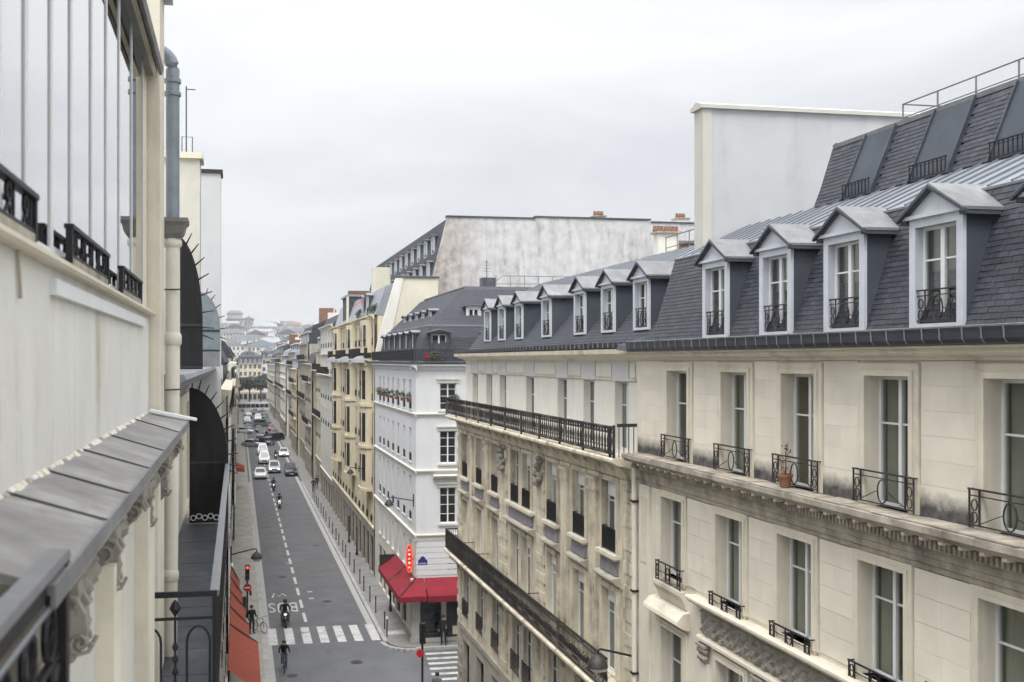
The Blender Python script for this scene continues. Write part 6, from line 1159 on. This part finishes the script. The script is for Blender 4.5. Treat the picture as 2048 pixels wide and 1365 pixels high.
def motorbike(label, x, y, rz=0, color='dark', lit=True):
    t = thing('motorbike', label, 'motorbike', (0, 0, 0), 'motorbikes riding towards the viewer'); wheel(t, 0, -.68, .29, .12); wheel(t, 0, .62, .29, .15)
    m = MB(); loft(m, [[(-w, yy_, zl), (w, yy_, zl), (w * 1.1, yy_, (zl + zt) / 2), (w * .8, yy_, zt), (-w * .8, yy_, zt), (-w * 1.1, yy_, (zl + zt) / 2)] for yy_, w, zl, zt in ((-.52, .13, .5, .95), (-.4, .2, .38, 1.0), (-.25, .19, .3, .8), (0, .15, .26, .5), (.25, .17, .35, .74), (.6, .16, .5, .8), (.85, .1, .62, .76))]); m.build('fairing', CP[color], t, True)
    m = MB(); loft(m, [[(-w, yy_, zl), (w, yy_, zl), (w, yy_, zt), (-w, yy_, zt)] for yy_, w, zl, zt in ((.0, .1, .72, .78), (.2, .15, .74, .81), (.55, .15, .78, .86), (.85, .1, .8, .87))]); m.build('seat', 'black', t, True)
    m = MB(); m.tube([(-.35, -.42, 1.05), (-.15, -.45, 1.03), (.15, -.45, 1.03), (.35, -.42, 1.05)], .02, 6); m.build('handlebar', 'iron', t); m = MB(); m.tube([(0, -.68, .29), (0, -.5, .9)], .035, 6); m.build('fork', 'rim', t)
    m = MB(); m.quad((-.15, -.47, 1.0), (.15, -.47, 1.0), (.13, -.4, 1.25), (-.13, -.4, 1.25)); m.build('windshield', 'glass', t)
    MB().lathe([(.09, 0), (.07, .03), (.01, .035)], 12).build('headlight', 'lampw' if lit else 'lampoff', t).location = (0, -.53, .82); t.children[-1].rotation_euler = (R(90), 0, 0)
    for s in (-1, 1): MB().box(s * .3 - .05, s * .3 + .05, -.47, -.45, 1.12, 1.19).build('mirror', 'iron', t)
    MB().box(-.09, .09, -.74, -.6, .58, .62).build('front_mudguard', CP[color], t); return at(t, x, y, .002, rz)
for i, (x, y, cl_, lb, rl_, hm, tp) in enumerate(((2.99, 64.6, 'dark', 'black motorbike with lit headlight just before the crosswalk', 'rider in black jacket on the motorbike at the crosswalk', 'helmet', 'black'), (4.72, 116, 'white', 'white fronted scooter on the centre line in mid street', 'rider in dark jacket on the scooter in mid street', 'helmet', 'navy'), (4.6, 131.5, 'dark', 'black motorbike with bright headlight just ahead of the cars', 'rider in black on the motorbike just ahead of the cars', 'helmet', 'black'), (6.4, 172.5, 'grey', 'small far motorbike between the queuing cars', 'far rider between the queuing cars', 'helmet', 'black'))):
    motorbike(lb, x, y, 0, cl_); person(rl_, 'moto', tp, 'black', hm, loc=(x, y, .0), group='motorbike riders')
def bicycle(label, x, y, rz=0):
    t = thing('bicycle', label, 'bicycle', (0, 0, 0)); F = Fr(0, 0, 0, 1, 1, 0)
    for yy_ in (-.52, .5):
        w_ = MB(F).ring((yy_, 0, .345), .33, .33, .018, 22, 6).build('wheel', 'tyre', t); m = MB(F)
        for k in range(8): a = k * math.pi / 4; m.tube([(yy_, 0, .345), (yy_ + .32 * math.cos(a), 0, .345 + .32 * math.sin(a))], .004, 3)
        m.build('spokes', 'rim', w_)
    m = MB(F)
    for a, b in (((-.52, .345), (-.38, .95)), ((-.4, .85), (.2, .82)), ((-.42, .72), (.08, .3)), ((.08, .3), (.22, .92)), ((.08, .3), (.5, .345)), ((.2, .75), (.5, .345))): m.tube([(a[0], 0, a[1]), (b[0], 0, b[1])], .018, 6)
    m.build('frame', 'greycloth', t); MB().tube([(-.26, -.48, 1.03), (-.1, -.4, 1.0), (.1, -.4, 1.0), (.26, -.48, 1.03)], .015, 6).build('handlebar', 'iron', t); MB().lathe([(.02, 0), (.09, .02), (.08, .06), (.01, .07)], 8, (0, .24, .9)).build('saddle', 'black', t, True)
    MB().lathe([(.08, -.01), (.08, .01)], 12, (.0, .08, .3)).build('crank', 'rim', t); return at(t, x, y, .002, rz)
bicycle('bicycle ridden towards the viewer in front of the crosswalk', 2.5, 55.2); person('cyclist in black jacket and jeans in front of the crosswalk', 'bike', 'black', 'jeans', 'hair', loc=(2.5, 55.2, .0), bag=None)
person('left of two people in dark coats walking up the right pavement', 'walk', 'black', 'black', 'hair', loc=(9.55, 128.3, .145), rz=R(180), group='pedestrians'); person('right of two people in dark coats walking up the right pavement', 'walk', 'navy', 'black', 'hair', loc=(10.2, 131, .145), rz=R(175), group='pedestrians')
person('person in black with a bicycle at the left kerb by the crosswalk', 'stand', 'black', 'navy', 'hair', loc=(.85, 62.4, .145), rz=R(30), group='pedestrians'); bicycle('bicycle standing at the left kerb beside a person in black', 1.3, 62.8, R(35)); bpy.data.objects[-1] if False else None
for o in bpy.data.objects:
    if o.get('label', '').startswith('bicycle standing'): o.location.z = .147
person('person in dark clothes standing at the shop front under the red awning', 'stand', 'black', 'black', 'hair', loc=(12.0, 58.0, .145), rz=R(-20), group='pedestrians')
person('dark haired person at the bottom edge by the side crosswalk', 'walk', 'greycloth', 'navy', 'hair', loc=(9.6, 47.9, .0), rz=R(150), group='pedestrians')

# ================================================================ trees and the hillside
def tree(label, x, y, z, h, r, n=900, mat='leaf_dk', group=None):
    t = thing('tree', label, 'tree', (x, y, z), group); m = MB(); m.tube([(x, y, z - .2), (x + .1, y, z + h * .3), (x, y + .1, z + h * .55)], [.28 * h / 9, .2 * h / 9, .1 * h / 9], 7)
    for k in range(5): a = k * 1.26; m.tube([(x, y, z + h * .38), (x + r * .55 * math.cos(a), y + r * .55 * math.sin(a), z + h * .68)], [.1, .04], 5)
    m.build('trunk', 'bark', t); m = MB()
    for k in range(9): a = rnd.uniform(0, 6.28); q = rnd.uniform(.1, .62) * r; leafball(m, (x + q * math.cos(a), y + q * math.sin(a), z + h * rnd.uniform(.55, .86)), r * rnd.uniform(.3, .5), n // 9, r * .09, (1, 1, .75))
    m.build('crown', mat, t); return t
for i, (x, y, h, r, lb) in enumerate(((.5, 398, 9.0, 3.4, 'leftmost dark tree at the far end of the street'), (4.6, 403, 9.6, 3.8, 'second dark tree from the left at the far end of the street'), (9.0, 400, 9.4, 3.8, 'middle dark tree at the far end of the street'), (13.2, 404, 9.8, 3.8, 'dark tree right of the middle at the far end of the street'), (17.4, 400, 8.6, 3.2, 'rightmost dark tree at the far end of the street'))): tree(lb, x, y, 0, h * 1.25, r * 1.3, 1400, group='trees on the far square')
def hz(y): return max(0, (y - 470) / 900 * 58) if y < 1370 else 58
m = MB(); ys2 = [455, 470, 600, 800, 1000, 1200, 1370, 1440]
for i in range(len(ys2) - 1): m.quad((-470, ys2[i], hz(ys2[i]) - .05), (680, ys2[i], hz(ys2[i]) - .05), (680, ys2[i + 1], hz(ys2[i + 1]) - .05), (-470, ys2[i + 1], hz(ys2[i + 1]) - .05))
struct('hill', m, 'hill')
HC = [('cream', M('far_cream', (.6, .56, .47), .9, .12, .1, .4)), ('white', M('far_white', (.7, .69, .66), .9, .08, .1, .3)), ('grey', M('far_grey', (.5, .49, .46), .9, .12, .1, .4)), ('ochre', M('far_ochre', (.52, .43, .31), .9, .15, .1, .4)), ('pinkish', M('far_pink', (.58, .48, .42), .9, .12, .1, .4))]
HR = [('grey zinc', M('far_zinc', (.3, .33, .37), .5, .15, .2, metal=.2)), ('dark slate', M('far_slate', (.13, .14, .16), .6, .15, .2)), ('brown tiled', M('far_tile', (.26, .16, .11), .9, .2, .3))]
def house(x, y, w, d, h, rh):
    (cn, cm), (rn, rm_) = rnd.choice(HC), rnd.choice(HR[:2] * 3 + HR[2:]); z = hz(y)
    zone = ('low on the far hillside' if y < 700 else 'halfway up the far hillside' if y < 1000 else 'near the top of the far hillside') + (' at the left' if x < .02 * y else ' in the middle' if x < .06 * y else ' at the right'); t = thing('house', f'{cn} house with {rn} roof, {zone}', 'house', (x, y, z), 'houses crowding the far hillside')
    MB().box(x - w / 2, x + w / 2, y, y + d, z - 4, z + h).build('wall', cm, t)
    mm = MB(); e = w / 2 + .3
    if rnd.random() < .5: mm.add([(x - e, y - .3, z + h), (x + e, y - .3, z + h), (x + e, y + d, z + h), (x - e, y + d, z + h), (x - e * .85, y + d * .25, z + h + rh), (x + e * .85, y + d * .25, z + h + rh), (x + e * .85, y + d * .7, z + h + rh * 1.15), (x - e * .85, y + d * .7, z + h + rh * 1.15)], [(0, 1, 5, 4), (1, 2, 6, 5), (2, 3, 7, 6), (3, 0, 4, 7), (4, 5, 6, 7)])
    else: mm.profn([(x - e, z + h), (x + e, z + h), (x, z + h + rh * 1.3)], y - .3, y + d)
    rf_ = mm.build('roof', rm_, t)
    for k in range(rnd.randint(1, 2)): cx = x + rnd.uniform(-.35, .35) * w; MB().box(cx - .5, cx + .5, y + d * .5, y + d * .5 + 2, z + h, z + h + rh * 1.2 + rnd.uniform(1, 2.2)).build('chimney', cm, rf_)
    mw = MB(); nx, nz = max(2, int(w / 2.6)), max(2, int(h / 3.1))
    for i in range(nx):
        for j in range(nz):
            if rnd.random() < .92: ux = x - w / 2 + w * (i + .5) / nx; zz = z + h * (j + .3) / nz; mw.box(ux - .5, ux + .5, y - .06, y + .02, zz, zz + 1.7)
    tag(mw.build('windows', 'glassb', t), kind='stuff')
y = 480
while y < 1330:
    xl, xr = -.03 * y - 14, .115 * y + 16; x = xl + rnd.uniform(0, 8)
    while x < xr:
        w = rnd.uniform(11, 21) * (1 + y / 3000); house(x + w / 2, y + rnd.uniform(-9, 9), w, rnd.uniform(10, 15), rnd.uniform(9, 15.5) * (.8 if y > 1100 else 1), rnd.uniform(1.8, 4)); x += w + rnd.uniform(-1, 3)
    y += 58 if y < 800 else 74
hb = thing('hilltop_building', 'bulky brown grey building with stepped flat roofs crowning the hill', 'building', (5, 1300, 44))
BR_ = M('hilltop_stone', (.42, .38, .35), .9, .2, .05, .4); MB().box(-14, 20, 1300, 1330, 46, 70).build('wall', BR_, hb); MB().box(-13, 6, 1303, 1328, 70, 77).build('upper_tier', BR_, hb)
MB().add([(-14, 1302, 77), (7, 1302, 77), (7, 1329, 77), (-14, 1329, 77), (-10, 1308, 81), (3, 1308, 81), (3, 1323, 81), (-10, 1323, 81)], [(0, 1, 5, 4), (1, 2, 6, 5), (2, 3, 7, 6), (3, 0, 4, 7), (4, 5, 6, 7)]).build('hipped_roof', HR[1][1], hb); MB().profn([(6, 70), (20.5, 70), (14, 74)], 1299.5, 1331).build('gabled_roof', HR[0][1], hb); MB().box(-15, 21, 1299, 1331, 69.4, 70.2).build('cornice', HR[1][1], hb)
for i in range(6): MB().box(-12 + i * 5.2, -9.6 + i * 5.2, 1299.8, 1300, 60, 66).build('window', 'glassb', hb)
for i, (x, y) in enumerate(((19, 560), (23, 640), (60, 900), (-20, 760), (86, 1150), (74, 1120))): tree(['small dark tree among the hillside houses, nearest the square', 'dark tree standing between hillside roofs', 'tree halfway up the hillside on the right', 'tree halfway up the hillside on the left', 'tree on the upper hillside at the right', 'second tree on the upper hillside at the right'][i], x, y, hz(y), 17 if i < 2 else 15, 5.5, 500, group='trees on the hillside')
# thin autumn haze over the whole town
hzb = MB().box(-480, 690, -50, 1450, -6, 98).build('haze', None); tag(hzb, 'thin pale haze over the street and hill', None, None, 'stuff')
vm = bpy.data.materials.new('haze'); vm.use_nodes = True; vt = vm.node_tree; vt.nodes.remove(vt.nodes['Principled BSDF']); pv = vt.nodes.new('ShaderNodeVolumePrincipled'); pv.inputs['Color'].default_value = (.9, .93, .97, 1); pv.inputs['Density'].default_value = .0003; pv.inputs['Anisotropy'].default_value = .3
vt.links.new(pv.outputs[0], vt.nodes['Material Output'].inputs['Volume']); hzb.data.materials.append(vm)
